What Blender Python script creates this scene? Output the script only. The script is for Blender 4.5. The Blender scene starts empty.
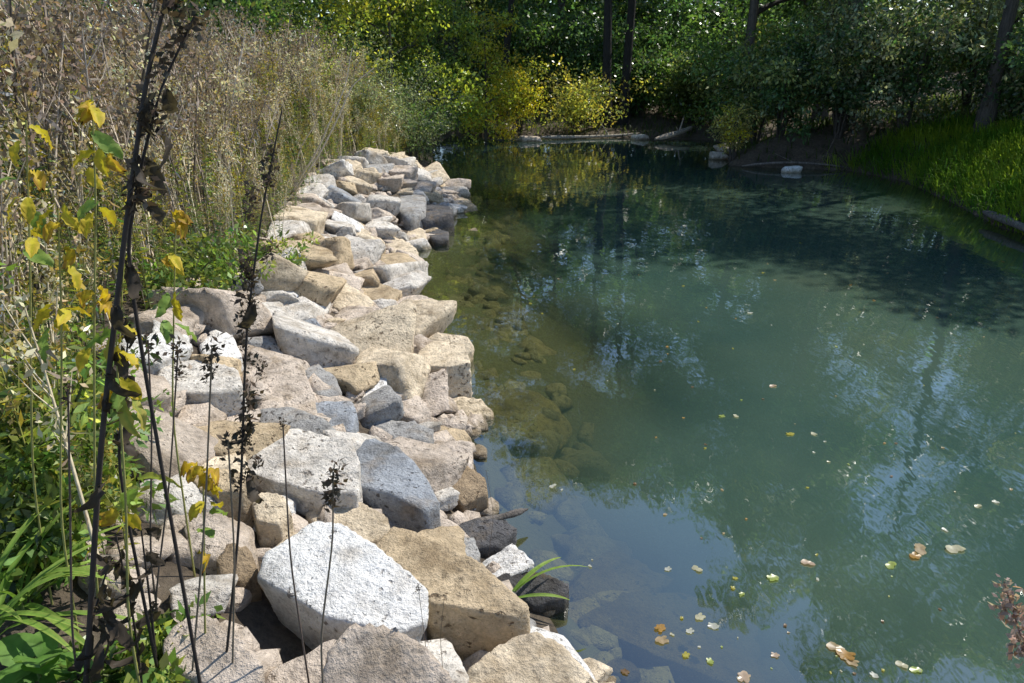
import bpy, bmesh, math, random, re
import numpy as np
from mathutils import Vector, Matrix, Euler, noise
R = math.radians
scene = bpy.context.scene
COL = scene.collection
# ------------------------------------------------------------------ camera
CAM_H, PITCH, FPX, W, H = 2.6, R(20.8), 740.0, 1024, 683
cd = bpy.data.cameras.new('camera'); cam = bpy.data.objects.new('camera', cd); COL.objects.link(cam)
cam.location = (0, 0, CAM_H); cam.rotation_euler = (R(90) - PITCH, 0, 0)
cd.sensor_width = 36; cd.lens = 36 * FPX / W; cd.clip_start = 0.05; cd.clip_end = 600
scene.camera = cam
# ------------------------------------------------------------------ sky and sun
SUN_AZ, SUN_EL = R(54), R(52)
wd = bpy.data.worlds.new('World'); scene.world = wd; wd.use_nodes = True
wn = wd.node_tree; bg = wn.nodes['Background']
sk = wn.nodes.new('ShaderNodeTexSky'); sk.sky_type = 'NISHITA'; sk.sun_disc = False
sk.sun_elevation = SUN_EL; sk.sun_rotation = SUN_AZ; sk.dust_density = 0.2; sk.ozone_density = 3.0
wn.links.new(sk.outputs[0], bg.inputs[0]); bg.inputs[1].default_value = 0.15
ld = bpy.data.lights.new('sun', 'SUN'); ld.energy = 4.5; ld.angle = R(0.53); ld.color = (1, 0.95, 0.86)
sun = bpy.data.objects.new('sun', ld); COL.objects.link(sun)
sv = Vector((math.sin(SUN_AZ) * math.cos(SUN_EL), math.cos(SUN_AZ) * math.cos(SUN_EL), math.sin(SUN_EL)))
sun.rotation_euler = sv.to_track_quat('Z', 'Y').to_euler(); sun.location = sv * 60
vs = scene.view_settings; vs.view_transform = 'Standard'; vs.look = 'None'; vs.exposure = 0.42; vs.gamma = 1
scene.render.engine = 'CYCLES'
scene.cycles.max_bounces = 8; scene.cycles.transparent_max_bounces = 12

# ------------------------------------------------------------------ helpers
def ray(px, py):
    u, v = (px - W / 2) / FPX, -(py - H / 2) / FPX
    d = Vector((u, math.cos(PITCH) + v * math.sin(PITCH), -math.sin(PITCH) + v * math.cos(PITCH)))
    return d
ORG = Vector((0, 0, CAM_H))
def at_z(px, py, z):
    d = ray(px, py); return ORG + d * ((z - CAM_H) / d.z)
def at_y(px, py, y):
    d = ray(px, py); return ORG + d * (y / d.y)
def project(p):
    r = Vector(p) - ORG
    f = r.y * math.cos(PITCH) - r.z * math.sin(PITCH); u = r.y * math.sin(PITCH) + r.z * math.cos(PITCH)
    return W / 2 + FPX * r.x / f, H / 2 - FPX * u / f, f
def setp(o, label=None, cat=None, group=None, kind=None):
    if label: o['label'] = label
    if cat: o['category'] = cat
    if group: o['group'] = group
    if kind: o['kind'] = kind
    return o
def link(name, data, parent=None, mat=None, loc=None):
    o = bpy.data.objects.new(name, data); COL.objects.link(o)
    if parent: o.parent = parent
    if mat and data and not data.materials: data.materials.append(mat)
    if loc is not None: o.location = loc
    return o
def make_mesh(name, V, quads=None, tris=None, col=None, mat=None, smooth=False):
    me = bpy.data.meshes.new(name)
    V = np.asarray(V, dtype=np.float32); nq = 0 if quads is None else len(quads); nt = 0 if tris is None else len(tris)
    me.vertices.add(len(V)); me.vertices.foreach_set('co', V.ravel())
    idx = []; 
    if nq: idx.append(np.asarray(quads, dtype=np.int32).ravel())
    if nt: idx.append(np.asarray(tris, dtype=np.int32).ravel())
    idx = np.concatenate(idx)
    tot = np.concatenate([np.full(nq, 4, np.int32), np.full(nt, 3, np.int32)])
    start = np.concatenate([[0], np.cumsum(tot)[:-1]]).astype(np.int32)
    me.loops.add(len(idx)); me.loops.foreach_set('vertex_index', idx)
    me.polygons.add(nq + nt); me.polygons.foreach_set('loop_start', start); me.polygons.foreach_set('loop_total', tot)
    if smooth: me.polygons.foreach_set('use_smooth', np.ones(nq + nt, dtype=bool))
    if col is not None:
        a = me.color_attributes.new('Col', 'FLOAT_COLOR', 'POINT')
        c = np.ones((len(V), 4), np.float32); c[:, :3] = col; a.data.foreach_set('color', c.ravel())
    me.update(calc_edges=True)
    if mat: me.materials.append(mat)
    return me
class Geo:
    """collects tubes and leaves with a colour per vertex"""
    def __init__(s): s.V = []; s.Q = []; s.C = []; s.n = 0
    def raw(s, V, Q, C):
        V = np.asarray(V, float).reshape(-1, 3); C = np.asarray(C, float)
        if C.ndim == 1: C = np.tile(C, (len(V), 1))
        s.V.append(V); s.Q.append(np.asarray(Q, int) + s.n); s.C.append(C); s.n += len(V)
    def tube(s, P, rad, col, sides=4):
        P = np.asarray(P, float); n = len(P); rad = np.broadcast_to(np.asarray(rad, float), (n,))
        T = np.gradient(P, axis=0); T /= np.linalg.norm(T, axis=1)[:, None] + 1e-9
        ref = np.where(np.abs(T[:, 2:3]) > 0.9, [[1., 0, 0]], [[0, 0, 1.]])
        A = np.cross(T, ref); A /= np.linalg.norm(A, axis=1)[:, None] + 1e-9; B = np.cross(T, A)
        a = np.arange(sides) * 2 * math.pi / sides
        V = P[:, None] + rad[:, None, None] * (np.cos(a)[None, :, None] * A[:, None] + np.sin(a)[None, :, None] * B[:, None])
        i = np.arange(n - 1)[:, None] * sides; j = np.arange(sides)[None]; k = (j + 1) % sides
        Q = np.stack([i + j, i + k, i + sides + k, i + sides + j], -1).reshape(-1, 4)
        s.raw(V.reshape(-1, 3), Q, col)
    def leaves(s, P, D, L, wr, col, rg, fold=0.25):
        """folded diamond leaves: base P, direction D, length L, width ratio wr"""
        P = np.asarray(P, float); n = len(P)
        if n == 0: return
        D = np.asarray(D, float); D = D / (np.linalg.norm(D, axis=1)[:, None] + 1e-9)
        L = np.broadcast_to(np.asarray(L, float), (n,))[:, None]
        S = np.cross(D, rg.normal(size=(n, 3))); S /= np.linalg.norm(S, axis=1)[:, None] + 1e-9
        N = np.cross(D, S); w = L * wr * 0.5
        mid = P + D * L * 0.45
        V = np.stack([P, mid + S * w + N * w * fold, P + D * L - N * L * 0.08, mid - S * w + N * w * fold], 1).reshape(-1, 3)
        Q = np.arange(4 * n).reshape(n, 4); C = np.asarray(col, float)
        if C.ndim == 2: C = np.repeat(C, 4, axis=0)
        s.raw(V, Q, C)
    def arrays(s): return np.concatenate(s.V), np.concatenate(s.Q), np.concatenate(s.C)
    def mesh(s, name, mat, smooth=False):
        V, Q, C = s.arrays(); return make_mesh(name, V, quads=Q, col=C, mat=mat, smooth=smooth)

# ------------------------------------------------------------------ materials
def new_mat(name):
    m = bpy.data.materials.new(name); m.use_nodes = True; nt = m.node_tree
    b = nt.nodes['Principled BSDF']; return m, nt, b
def nd(nt, t, **k):
    n = nt.nodes.new(t)
    for a, v in k.items(): setattr(n, a, v)
    return n
def tex_noise(nt, vec, scale, detail=5, rough=0.6):
    n = nd(nt, 'ShaderNodeTexNoise'); n.inputs['Scale'].default_value = scale; n.inputs['Detail'].default_value = detail
    n.inputs['Roughness'].default_value = rough; nt.links.new(vec, n.inputs['Vector']); return n
def ramp(nt, src, stops):
    r = nd(nt, 'ShaderNodeValToRGB'); e = r.color_ramp.elements
    while len(e) < len(stops): e.new(0.5)
    for x, (p, c) in zip(e, stops):
        x.position = p; x.color = (c, c, c, 1) if not hasattr(c, '__len__') else (*c, 1)
    nt.links.new(src, r.inputs[0]); return r
def mixc(nt, blend, fac, a, b):
    m = nd(nt, 'ShaderNodeMix', data_type='RGBA', blend_type=blend)
    for sock, v in ((m.inputs[0], fac), (m.inputs[6], a), (m.inputs[7], b)):
        if hasattr(v, 'is_output'): nt.links.new(v, sock)
        elif hasattr(v, '__len__'): sock.default_value = (*v, 1)
        else: sock.default_value = v
    return m.outputs[2]
def mathn(nt, op, a, b=None, clamp=False):
    m = nd(nt, 'ShaderNodeMath', operation=op, use_clamp=clamp)
    for i, v in enumerate((a, b)):
        if v is None: continue
        if hasattr(v, 'is_output'): nt.links.new(v, m.inputs[i])
        else: m.inputs[i].default_value = v
    return m.outputs[0]

def leaf_material(name, trans=0.4, rough=0.55, spec=0.3):
    m, nt, b = new_mat(name)
    at = nd(nt, 'ShaderNodeAttribute', attribute_name='Col'); oi = nd(nt, 'ShaderNodeObjectInfo')
    c = mixc(nt, 'MULTIPLY', 1.0, at.outputs['Color'], oi.outputs['Color'])
    geo = nd(nt, 'ShaderNodeNewGeometry')
    n = tex_noise(nt, geo.outputs['Position'], 35, 2)
    c = mixc(nt, 'MULTIPLY', 0.6, c, ramp(nt, n.outputs['Fac'], [(0.3, 0.6), (0.7, 1.25)]).outputs[0])
    nt.links.new(c, b.inputs['Base Color']); b.inputs['Roughness'].default_value = rough
    b.inputs['Specular IOR Level'].default_value = spec
    tr = nd(nt, 'ShaderNodeBsdfTranslucent'); nt.links.new(mixc(nt, 'MULTIPLY', 1.0, c, (1.15, 1.2, 0.7)), tr.inputs[0])
    mx = nd(nt, 'ShaderNodeMixShader'); mx.inputs[0].default_value = trans
    nt.links.new(b.outputs[0], mx.inputs[1]); nt.links.new(tr.outputs[0], mx.inputs[2])
    nt.links.new(mx.outputs[0], nt.nodes['Material Output'].inputs[0]); return m
M_LEAF = leaf_material('foliage', 0.52, 0.33, 0.7); M_HERO = leaf_material('large_leaf', 0.4, 0.6, 0.25); M_GRASS = leaf_material('grass_blade', 0.5)
M_DRY = leaf_material('dry_plant', 0.38, 0.7, 0.2)
M_STEM = leaf_material('plant_stem', 0.0, 0.7, 0.3)

def rock_material():
    m, nt, b = new_mat('limestone')
    tc = nd(nt, 'ShaderNodeTexCoord'); oi = nd(nt, 'ShaderNodeObjectInfo'); geo = nd(nt, 'ShaderNodeNewGeometry')
    off = nd(nt, 'ShaderNodeVectorMath', operation='SCALE'); off.inputs[0].default_value = (37, 91, 53)
    nt.links.new(oi.outputs['Random'], off.inputs['Scale'])
    ad = nd(nt, 'ShaderNodeVectorMath', operation='ADD'); nt.links.new(geo.outputs['Position'], ad.inputs[0]); nt.links.new(off.outputs[0], ad.inputs[1])
    P = ad.outputs[0]
    big = tex_noise(nt, P, 3.2, 6, 0.62); med = tex_noise(nt, P, 13, 7, 0.7); fine = tex_noise(nt, P, 70, 4, 0.7)
    c = oi.outputs['Color']; al = oi.outputs['Alpha']
    c = mixc(nt, 'MULTIPLY', mathn(nt, 'MULTIPLY', al, 0.85), c, ramp(nt, big.outputs['Fac'], [(0.32, (0.46, 0.41, 0.34)), (0.48, (0.95, 0.92, 0.88)), (0.7, (1.2, 1.17, 1.12))]).outputs[0])
    # rusty / lichen stain
    st = tex_noise(nt, P, 5.5, 5, 0.6)
    c = mixc(nt, 'MIX', mathn(nt, 'MULTIPLY', ramp(nt, st.outputs['Fac'], [(0.52, 0.0), (0.68, 1.0)]).outputs[0], mathn(nt, 'MULTIPLY', al, 0.42)), c, (0.30, 0.21, 0.11))
    c = mixc(nt, 'MULTIPLY', mathn(nt, 'MULTIPLY', al, 0.9), c, ramp(nt, med.outputs['Fac'], [(0.30, 0.32), (0.44, 0.95), (0.66, 1.28)]).outputs[0])
    # dark pits
    vo = tex_noise(nt, P, 30, 3, 0.55)
    pit = mathn(nt, 'MULTIPLY', ramp(nt, vo.outputs['Fac'], [(0.33, 1.0), (0.40, 0.0)]).outputs[0], ramp(nt, big.outputs['Fac'], [(0.45, 0.0), (0.58, 1.0)]).outputs[0])
    c = mixc(nt, 'MULTIPLY', mathn(nt, 'MULTIPLY', pit, 0.85), c, (0.25, 0.21, 0.18))
    c = mixc(nt, 'MULTIPLY', 0.7, c, ramp(nt, fine.outputs['Fac'], [(0.34, 0.8), (0.6, 1.15)]).outputs[0])
    # wet, algae-stained foot at the waterline
    sx = nd(nt, 'ShaderNodeSeparateXYZ'); nt.links.new(geo.outputs['Position'], sx.inputs[0])
    zz = mathn(nt, 'ADD', sx.outputs['Z'], mathn(nt, 'MULTIPLY', mathn(nt, 'SUBTRACT', med.outputs['Fac'], 0.5), 0.16))
    wet = ramp(nt, zz, [(0.03, 1.0), (0.10, 0.0)]).outputs[0]
    wc = ramp(nt, mathn(nt, 'ADD', zz, 0.3), [(0.18, (0.72, 0.64, 0.38)), (0.29, (0.38, 0.35, 0.26)), (0.33, (0.42, 0.38, 0.28)), (0.40, (1, 1, 1))])
    c = mixc(nt, 'MULTIPLY', 0.92, c, wc.outputs[0])
    nt.links.new(c, b.inputs['Base Color'])
    rg = mathn(nt, 'SUBTRACT', 0.9, mathn(nt, 'MULTIPLY', wet, 0.5)); nt.links.new(rg, b.inputs['Roughness'])
    b.inputs['Specular IOR Level'].default_value = 0.35
    hsum = mathn(nt, 'ADD', mathn(nt, 'MULTIPLY', med.outputs['Fac'], 1.0), mathn(nt, 'MULTIPLY', fine.outputs['Fac'], 0.35))
    hsum = mathn(nt, 'SUBTRACT', hsum, mathn(nt, 'MULTIPLY', pit, 0.35))
    bu = nd(nt, 'ShaderNodeBump'); bu.inputs['Strength'].default_value = 0.9; bu.inputs['Distance'].default_value = 0.06
    nt.links.new(hsum, bu.inputs['Height']); nt.links.new(bu.outputs[0], b.inputs['Normal']); return m
M_ROCK = rock_material()

def soil_material():
    m, nt, b = new_mat('soil'); geo = nd(nt, 'ShaderNodeNewGeometry'); P = geo.outputs['Position']
    a = tex_noise(nt, P, 1.3, 8, 0.65); f = tex_noise(nt, P, 22, 6, 0.7)
    c = ramp(nt, a.outputs['Fac'], [(0.3, (0.035, 0.028, 0.018)), (0.5, (0.10, 0.075, 0.05)), (0.72, (0.17, 0.14, 0.10))]).outputs[0]
    c = mixc(nt, 'MULTIPLY', 0.9, c, ramp(nt, f.outputs['Fac'], [(0.3, 0.4), (0.65, 1.3)]).outputs[0])
    sx = nd(nt, 'ShaderNodeSeparateXYZ'); nt.links.new(P, sx.inputs[0])
    silt = mixc(nt, 'MIX', f.outputs['Fac'], (0.13, 0.11, 0.055), (0.27, 0.23, 0.12))
    c = mixc(nt, 'MIX', ramp(nt, mathn(nt, 'ADD', mathn(nt, 'MULTIPLY', sx.outputs['Z'], -4.0), 0.0), [(0.05, 0.0), (0.25, 1.0)]).outputs[0], c, silt)
    nt.links.new(c, b.inputs['Base Color']); b.inputs['Roughness'].default_value = 0.95
    bu = nd(nt, 'ShaderNodeBump'); bu.inputs['Distance'].default_value = 0.05; nt.links.new(f.outputs['Fac'], bu.inputs['Height'])
    nt.links.new(bu.outputs[0], b.inputs['Normal']); return m
M_SOIL = soil_material()

def water_material():
    m, nt, b = new_mat('pond_water'); out = nt.nodes['Material Output']
    geo = nd(nt, 'ShaderNodeNewGeometry'); at = nd(nt, 'ShaderNodeAttribute', attribute_name='depth')
    P = geo.outputs['Position']
    cl = tex_noise(nt, P, 0.35, 4, 0.55)
    body = nd(nt, 'ShaderNodeBsdfDiffuse')
    c = ramp(nt, cl.outputs['Fac'], [(0.3, (0.032, 0.070, 0.060)), (0.55, (0.054, 0.092, 0.068)), (0.8, (0.085, 0.116, 0.075))]).outputs[0]
    nt.links.new(c, body.inputs[0])
    tr = nd(nt, 'ShaderNodeBsdfTransparent'); tr.inputs[0].default_value = (0.70, 0.77, 0.60, 1)
    turb = ramp(nt, mathn(nt, 'ADD', at.outputs['Fac'], mathn(nt, 'MULTIPLY', mathn(nt, 'SUBTRACT', cl.outputs['Fac'], 0.5), 0.5)),
                [(0.0, 0.03), (0.3, 0.22), (0.8, 0.8), (1.0, 0.97)]).outputs[0]
    mx = nd(nt, 'ShaderNodeMixShader'); nt.links.new(turb, mx.inputs[0]); nt.links.new(tr.outputs[0], mx.inputs[1]); nt.links.new(body.outputs[0], mx.inputs[2])
    mp = nd(nt, 'ShaderNodeMapping'); mp.inputs['Scale'].default_value = (1.0, 0.45, 1.0); nt.links.new(P, mp.inputs[0])
    w1 = tex_noise(nt, mp.outputs[0], 2.2, 3, 0.5); w2 = tex_noise(nt, mp.outputs[0], 9, 2, 0.5)
    hh = mathn(nt, 'ADD', w1.outputs['Fac'], mathn(nt, 'MULTIPLY', w2.outputs['Fac'], 0.18))
    bu = nd(nt, 'ShaderNodeBump'); bu.inputs['Strength'].default_value = 0.13; bu.inputs['Distance'].default_value = 0.05
    nt.links.new(hh, bu.inputs['Height'])
    gl = nd(nt, 'ShaderNodeBsdfGlossy'); gl.inputs['Roughness'].default_value = 0.03; nt.links.new(bu.outputs[0], gl.inputs['Normal'])
    dt = nd(nt, 'ShaderNodeVectorMath', operation='DOT_PRODUCT'); nt.links.new(bu.outputs[0], dt.inputs[0]); nt.links.new(geo.outputs['Incoming'], dt.inputs[1])
    one = mathn(nt, 'SUBTRACT', 1.0, mathn(nt, 'ABSOLUTE', dt.outputs['Value']), True)
    fres = mathn(nt, 'ADD', 0.22, mathn(nt, 'MULTIPLY', mathn(nt, 'POWER', one, 5.0), 0.78), True)
    m2 = nd(nt, 'ShaderNodeMixShader'); nt.links.new(fres, m2.inputs[0]); nt.links.new(mx.outputs[0], m2.inputs[1]); nt.links.new(gl.outputs[0], m2.inputs[2])
    nt.links.new(m2.outputs[0], out.inputs[0]); return m
M_WATER = water_material()

def bark_material():
    m, nt, b = new_mat('bark'); geo = nd(nt, 'ShaderNodeNewGeometry'); oi = nd(nt, 'ShaderNodeObjectInfo')
    mp = nd(nt, 'ShaderNodeMapping'); mp.inputs['Scale'].default_value = (1, 1, 0.18); nt.links.new(geo.outputs['Position'], mp.inputs[0])
    a = tex_noise(nt, mp.outputs[0], 22, 6, 0.7)
    c = mixc(nt, 'MULTIPLY', 1.0, oi.outputs['Color'], ramp(nt, a.outputs['Fac'], [(0.3, 0.35), (0.7, 1.4)]).outputs[0])
    nt.links.new(c, b.inputs['Base Color']); b.inputs['Roughness'].default_value = 0.9
    bu = nd(nt, 'ShaderNodeBump'); bu.inputs['Distance'].default_value = 0.05; nt.links.new(a.outputs['Fac'], bu.inputs['Height'])
    nt.links.new(bu.outputs[0], b.inputs['Normal']); return m
M_BARK = bark_material()

# ------------------------------------------------------------------ terrain
# pond outline, counter-clockwise from the near left rocks: (x, y, bank kind) kind 0 rock slope, 1 far mud, 2 right grass bank
SHORE = [(2.6, 0.9, 0), (1.5, 1.5, 0), (0.75, 2.15, 0), (0.35, 2.75, 0), (-0.05, 3.6, 0), (-0.22, 4.6, 0), (-0.36, 5.6, 0), (-0.72, 7.0, 0), (-1.18, 8.6, 0),
         (-1.38, 10.6, 0), (-1.2, 12.2, 0), (-0.9, 13.9, 0), (-1.1, 15.4, 0), (-1.7, 17.5, 0), (-2.1, 20.5, 0), (-2.4, 24, 1), (-2.2, 28.3, 1), (0, 28.0, 1), (3.5, 27.4, 1), (6.8, 26.6, 1),
         (7.2, 24.5, 1), (6.2, 22, 2), (5.7, 19.9, 2), (6.7, 19.5, 2), (8.5, 19.0, 2), (9.0, 17.3, 2), (8.6, 14.6, 2), (8.1, 12.2, 2), (8.4, 9.5, 2), (9.6, 5, 2), (9.0, 0.5, 2), (5.0, 0.2, 0)]
SH = np.array(SHORE)
def signed_dist(X, Y):
    """distance to the shoreline, positive on land, plus blended bank kind weights"""
    best = np.full(X.shape, 1e9); inside = np.zeros(X.shape, bool); wk = np.zeros((3,) + X.shape); n = len(SH)
    for i in range(n):
        x0, y0, k0 = SH[i]; x1, y1, k1 = SH[(i + 1) % n]
        dx, dy = x1 - x0, y1 - y0
        t = np.clip(((X - x0) * dx + (Y - y0) * dy) / (dx * dx + dy * dy), 0, 1)
        d = np.hypot(X - x0 - t * dx, Y - y0 - t * dy); best = np.minimum(best, d)
        wk[int(k0)] += 1.0 / (d + 0.15) ** 4
        c = ((y0 > Y) != (y1 > Y)) & (X < (x1 - x0) * (Y - y0) / (y1 - y0 + 1e-12) + x0); inside ^= c
    wk /= wk.sum(0)
    return np.where(inside, -best, best), wk
def height_np(X, Y):
    d, wk = signed_dist(X, Y)
    dl = np.maximum(d, 0)
    f0 = np.interp(dl, [0, 0.3, 1.0, 2.2, 3.0, 6, 40], [-0.03, 0.12, 0.46, 0.92, 1.02, 1.15, 2.2])
    f1 = np.interp(dl, [0, 0.5, 2.5, 5, 12, 60], [-0.02, 0.10, 0.35, 0.8, 1.6, 7])
    f2 = np.interp(dl, [0, 0.3, 1.2, 2.5, 6, 60], [-0.02, 0.25, 0.75, 1.1, 1.9, 6])
    land = wk[0] * f0 + wk[1] * f1 + wk[2] * f2
    sh_ = np.clip((Y - 4.6) / 2, 0, 1) * np.clip((18 - Y) / 4, 0, 1) * wk[0]
    bed = -np.interp(np.maximum(-d, 0), [0, 0.5, 1.2, 3, 8], [0.05, 0.36, 0.80, 1.3, 1.6]) * (1 - sh_) - sh_ * np.interp(np.maximum(-d, 0), [0, 0.5, 1.3, 3, 8], [0.03, 0.10, 0.24, 1.1, 1.6])
    z = np.where(d > 0, land, bed)
    z += 0.05 * np.sin(X * 2.3 + Y * 1.1) * np.sin(Y * 1.9 - X * 0.7) * np.clip(dl, 0, 1)
    z += 0.25 * np.sin(X * 0.31 + 1) * np.sin(Y * 0.27) * np.clip((dl - 5) / 8, 0, 1)
    return z
def axis(lo, hi, step, far): 
    e = np.geomspace(0.5, far, 14); return np.concatenate([lo - e[::-1], np.arange(lo, hi + 1e-6, step), hi + e])
GX, GY = axis(-9, 13, 0.2, 150), axis(-2, 32, 0.2, 150)
XX, YY = np.meshgrid(GX, GY); ZZ = height_np(XX, YY)
def grid_quads(nx, ny):
    i = np.arange(ny - 1)[:, None] * nx + np.arange(nx - 1)[None]; return np.stack([i, i + 1, i + nx + 1, i + nx], -1).reshape(-1, 4)
ground = link('ground', make_mesh('ground', np.stack([XX, YY, ZZ], -1).reshape(-1, 3), quads=grid_quads(len(GX), len(GY)), mat=M_SOIL, smooth=True))
setp(ground, 'brown earth bank and bed around the pond', kind='structure')
def hz(x, y):
    i = min(max(np.searchsorted(GX, x) - 1, 0), len(GX) - 2); j = min(max(np.searchsorted(GY, y) - 1, 0), len(GY) - 2)
    u = (x - GX[i]) / (GX[i + 1] - GX[i]); v = (y - GY[j]) / (GY[j + 1] - GY[j])
    return float((ZZ[j, i] * (1 - u) + ZZ[j, i + 1] * u) * (1 - v) + (ZZ[j + 1, i] * (1 - u) + ZZ[j + 1, i + 1] * u) * v)
def hit(px, py):
    d = ray(px, py).normalized(); t = 0.3
    while t < 80:
        p = ORG + d * t
        if p.z <= hz(p.x, p.y): return p
        t += 0.02 + t * 0.002
    return p
def dshore(x, y): return float(signed_dist(np.array([x], float), np.array([y], float))[0][0])
# water sheet
wx, wy = np.arange(-3.6, 11.2, 0.2), np.arange(-0.6, 29.6, 0.2)
WX, WY = np.meshgrid(wx, wy)
wme = make_mesh('water', np.stack([WX, WY, 0 * WX], -1).reshape(-1, 3), quads=grid_quads(len(wx), len(wy)), mat=M_WATER, smooth=True)
da = wme.attributes.new('depth', 'FLOAT', 'POINT'); da.data.foreach_set('value', np.clip(-height_np(WX, WY), 0, 2).ravel().astype(np.float32))
water = setp(link('water', wme), 'still turquoise pond water reflecting trees and blue sky', kind='structure')

# ------------------------------------------------------------------ rocks
ICO = {}
def ico(n):
    if n not in ICO:
        bm = bmesh.new(); bmesh.ops.create_icosphere(bm, subdivisions=n, radius=1); bm.verts.ensure_lookup_table()
        ICO[n] = (np.array([v.co for v in bm.verts]), np.array([[v.index for v in f.verts] for f in bm.faces])); bm.free()
    return ICO[n]
def planes_mesh(name, N, D, sub, seed, p=16, rough=0.035, freq=3.0, size=1.0):
    U, T = ico(sub)
    U = U / np.linalg.norm(U, axis=1)[:, None]
    q = np.maximum(U @ N.T / D[None], 1e-4)
    r = (q ** p).sum(1) ** (-1.0 / p)
    V = U * r[:, None]
    o = Vector((seed * 7.13 % 50, seed * 3.7 % 50, seed * 1.9 % 50))
    f = freq / size
    # chipped, layered surface: broken ledges plus fine roughness
    k = np.array([noise.fractal(Vector(v) * f * 1.6 + o, 0.8, 2.2, 6) for v in V])
    ax = np.random.default_rng(seed).normal(size=3); ax[2] += 1.5; ax /= np.linalg.norm(ax)
    h = (V @ ax) / size * 5.5 + 0.9 * k; saw = h - np.floor(h); led = np.where(saw < 0.82, saw, (1 - saw) / 0.18 * 0.82) - 0.4
    pat = np.array([noise.noise(Vector(v) * f * 0.9 - o) for v in V]); led *= np.clip(pat * 2.5 + 0.4, 0, 1)
    V = V + U * ((k * 0.55 + led * 0.5) * rough * size)[:, None]
    me = make_mesh(name, V, tris=T, mat=M_ROCK, smooth=True)
    return me
def rock_variant(i):
    rg = np.random.default_rng(100 + i)
    N = [np.array(v, float) for v in ((1, 0, 0), (-1, 0, 0), (0, 1, 0), (0, -1, 0), (0, 0, 1), (0, 0, -1))]
    N = [n + rg.normal(size=3) * 0.22 for n in N]; D = [rg.uniform(0.78, 1.0) for _ in N]
    for _ in range(rg.integers(3, 7)):
        N.append(rg.normal(size=3)); D.append(rg.uniform(0.72, 1.0))
    N = np.array(N); N /= np.linalg.norm(N, axis=1)[:, None]
    return planes_mesh('boulder', N, np.array(D), 4, i + 1, p=70, rough=0.075, freq=1.5)
VAR = [rock_variant(i) for i in range(20)]
PAL = dict(white=(0.87, 0.87, 0.85), pale=(0.67, 0.64, 0.59), pink=(0.60, 0.52, 0.44), tan=(0.57, 0.46, 0.31), grey=(0.36, 0.36, 0.355), blue=(0.33, 0.36, 0.40),
           dark=(0.10, 0.10, 0.105), brown=(0.34, 0.26, 0.17), cream=(0.70, 0.60, 0.45))
ROCKS = []; GAPS = [(285, 655, .19), (268, 640, .12), (300, 640, .12)]   # (x, y, radius) of placed rocks
def hull_rock(label, colour, top, front, grow=1.08, sub=5, p=60, rough=0.05, under=0.16, group=None, seed=[0]):
    """a boulder from the pixels of its top face (px, py, dz) and its front edge (px, row of the edge, row of its foot)"""
    seed[0] += 1
    Pb = hit(front[0], front[2])
    lo, hi = Pb.z - 0.05, Pb.z + 2.0
    for _ in range(40):
        mid = (lo + hi) / 2
        if project((Pb.x, Pb.y, mid))[1] > front[1]: lo = mid
        else: hi = mid
    zt = (lo + hi) / 2
    T = [at_z(q[0], q[1], zt + (q[2] if len(q) > 2 else 0)) for q in top]
    c = sum(T, Vector()) / len(T)
    zb = min(Pb.z, zt - 0.1) - under
    base = [Vector((c.x + (t.x - c.x) * grow, c.y + (t.y - c.y) * grow, zb)) for t in T]
    bm = bmesh.new()
    for v in T + base: bm.verts.new(v)
    ctr = sum(T + base, Vector()) / (2 * len(T))
    r = bmesh.ops.convex_hull(bm, input=bm.verts)
    bm.normal_update()
    N, D = [], []
    for f in bm.faces:
        n = f.normal; d = n.dot(f.verts[0].co - ctr)
        if d < 0: n = -n; d = -d
        if d > 0.005: N.append(tuple(n)); D.append(d)
    bm.free()
    N, D = np.array(N), np.array(D)
    size = max((t - c).length for t in T)
    me = planes_mesh('boulder', N, D, sub, 40 + seed[0], p=p, rough=rough, freq=1.5, size=size)
    o = link('boulder', me, loc=ctr); o.color = (*PAL[colour], 1)
    setp(o, label, 'rock', group or 'named riprap boulders along the bank')
    ROCKS.append((ctr.x, ctr.y, size * 0.72))
    short = re.split(r' (?:with|at|below|beside|in|above|behind|under|lying|wedged|standing|leaning|left|between|just|tilted|half|right)\b|,', label)[0]
    if short not in ('tan stone', 'blue grey boulder', 'tan boulder', 'pink boulder', 'pale slab', 'lit tan stone', 'dark grey stone'): NAMED.append((ctr.copy(), short))
    return o
NAMED = []; SEEN = {}
def beside(p):
    """where a thing lies next to the nearest boulder that has a look of its own, as the picture shows it"""
    a = project(p); c, nm = min(NAMED, key=lambda q: (q[0] - Vector(p)).length); b = project(c); dx, dy = a[0] - b[0], a[1] - b[1]
    far = '' if math.hypot(dx, dy) < 70 else 'well '
    if abs(dx) > 1.6 * abs(dy): w = 'right of' if dx > 0 else 'left of'
    elif abs(dy) > 1.6 * abs(dx): w = 'below' if dy > 0 else 'above'
    else: w = ('lower ' if dy > 0 else 'upper ') + ('right of' if dx > 0 else 'left of')
    return f'{far}{w} the {nm}'
G = 'large riprap boulders on the bank'
hull_rock('big bright white angular boulder, the whitest in the pile', 'white', [(256, 578, -.05), (264, 553, -.01), (290, 541, .02), (314, 519, .03), (345, 523, .03), (395, 558, .01), (429, 590, -.02), (431, 622, -.05), (400, 634, -.05), (352, 622, -.03), (325, 618, -.04), (300, 600, -.03)], (300, 612, 672), 0.62, 6, 90, 0.04, group=G).color[3] = 0.62
hull_rock('grey tan boulder below the big white one at the bottom edge', 'pink', [(330, 640, .0), (352, 620, .03), (392, 622, .04), (425, 640, .02), (455, 675, -.05), (462, 705, -.1), (390, 730, -.12), (315, 690, -.08)], (380, 700, 790), 1.02, 5, 70, group=G)
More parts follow.
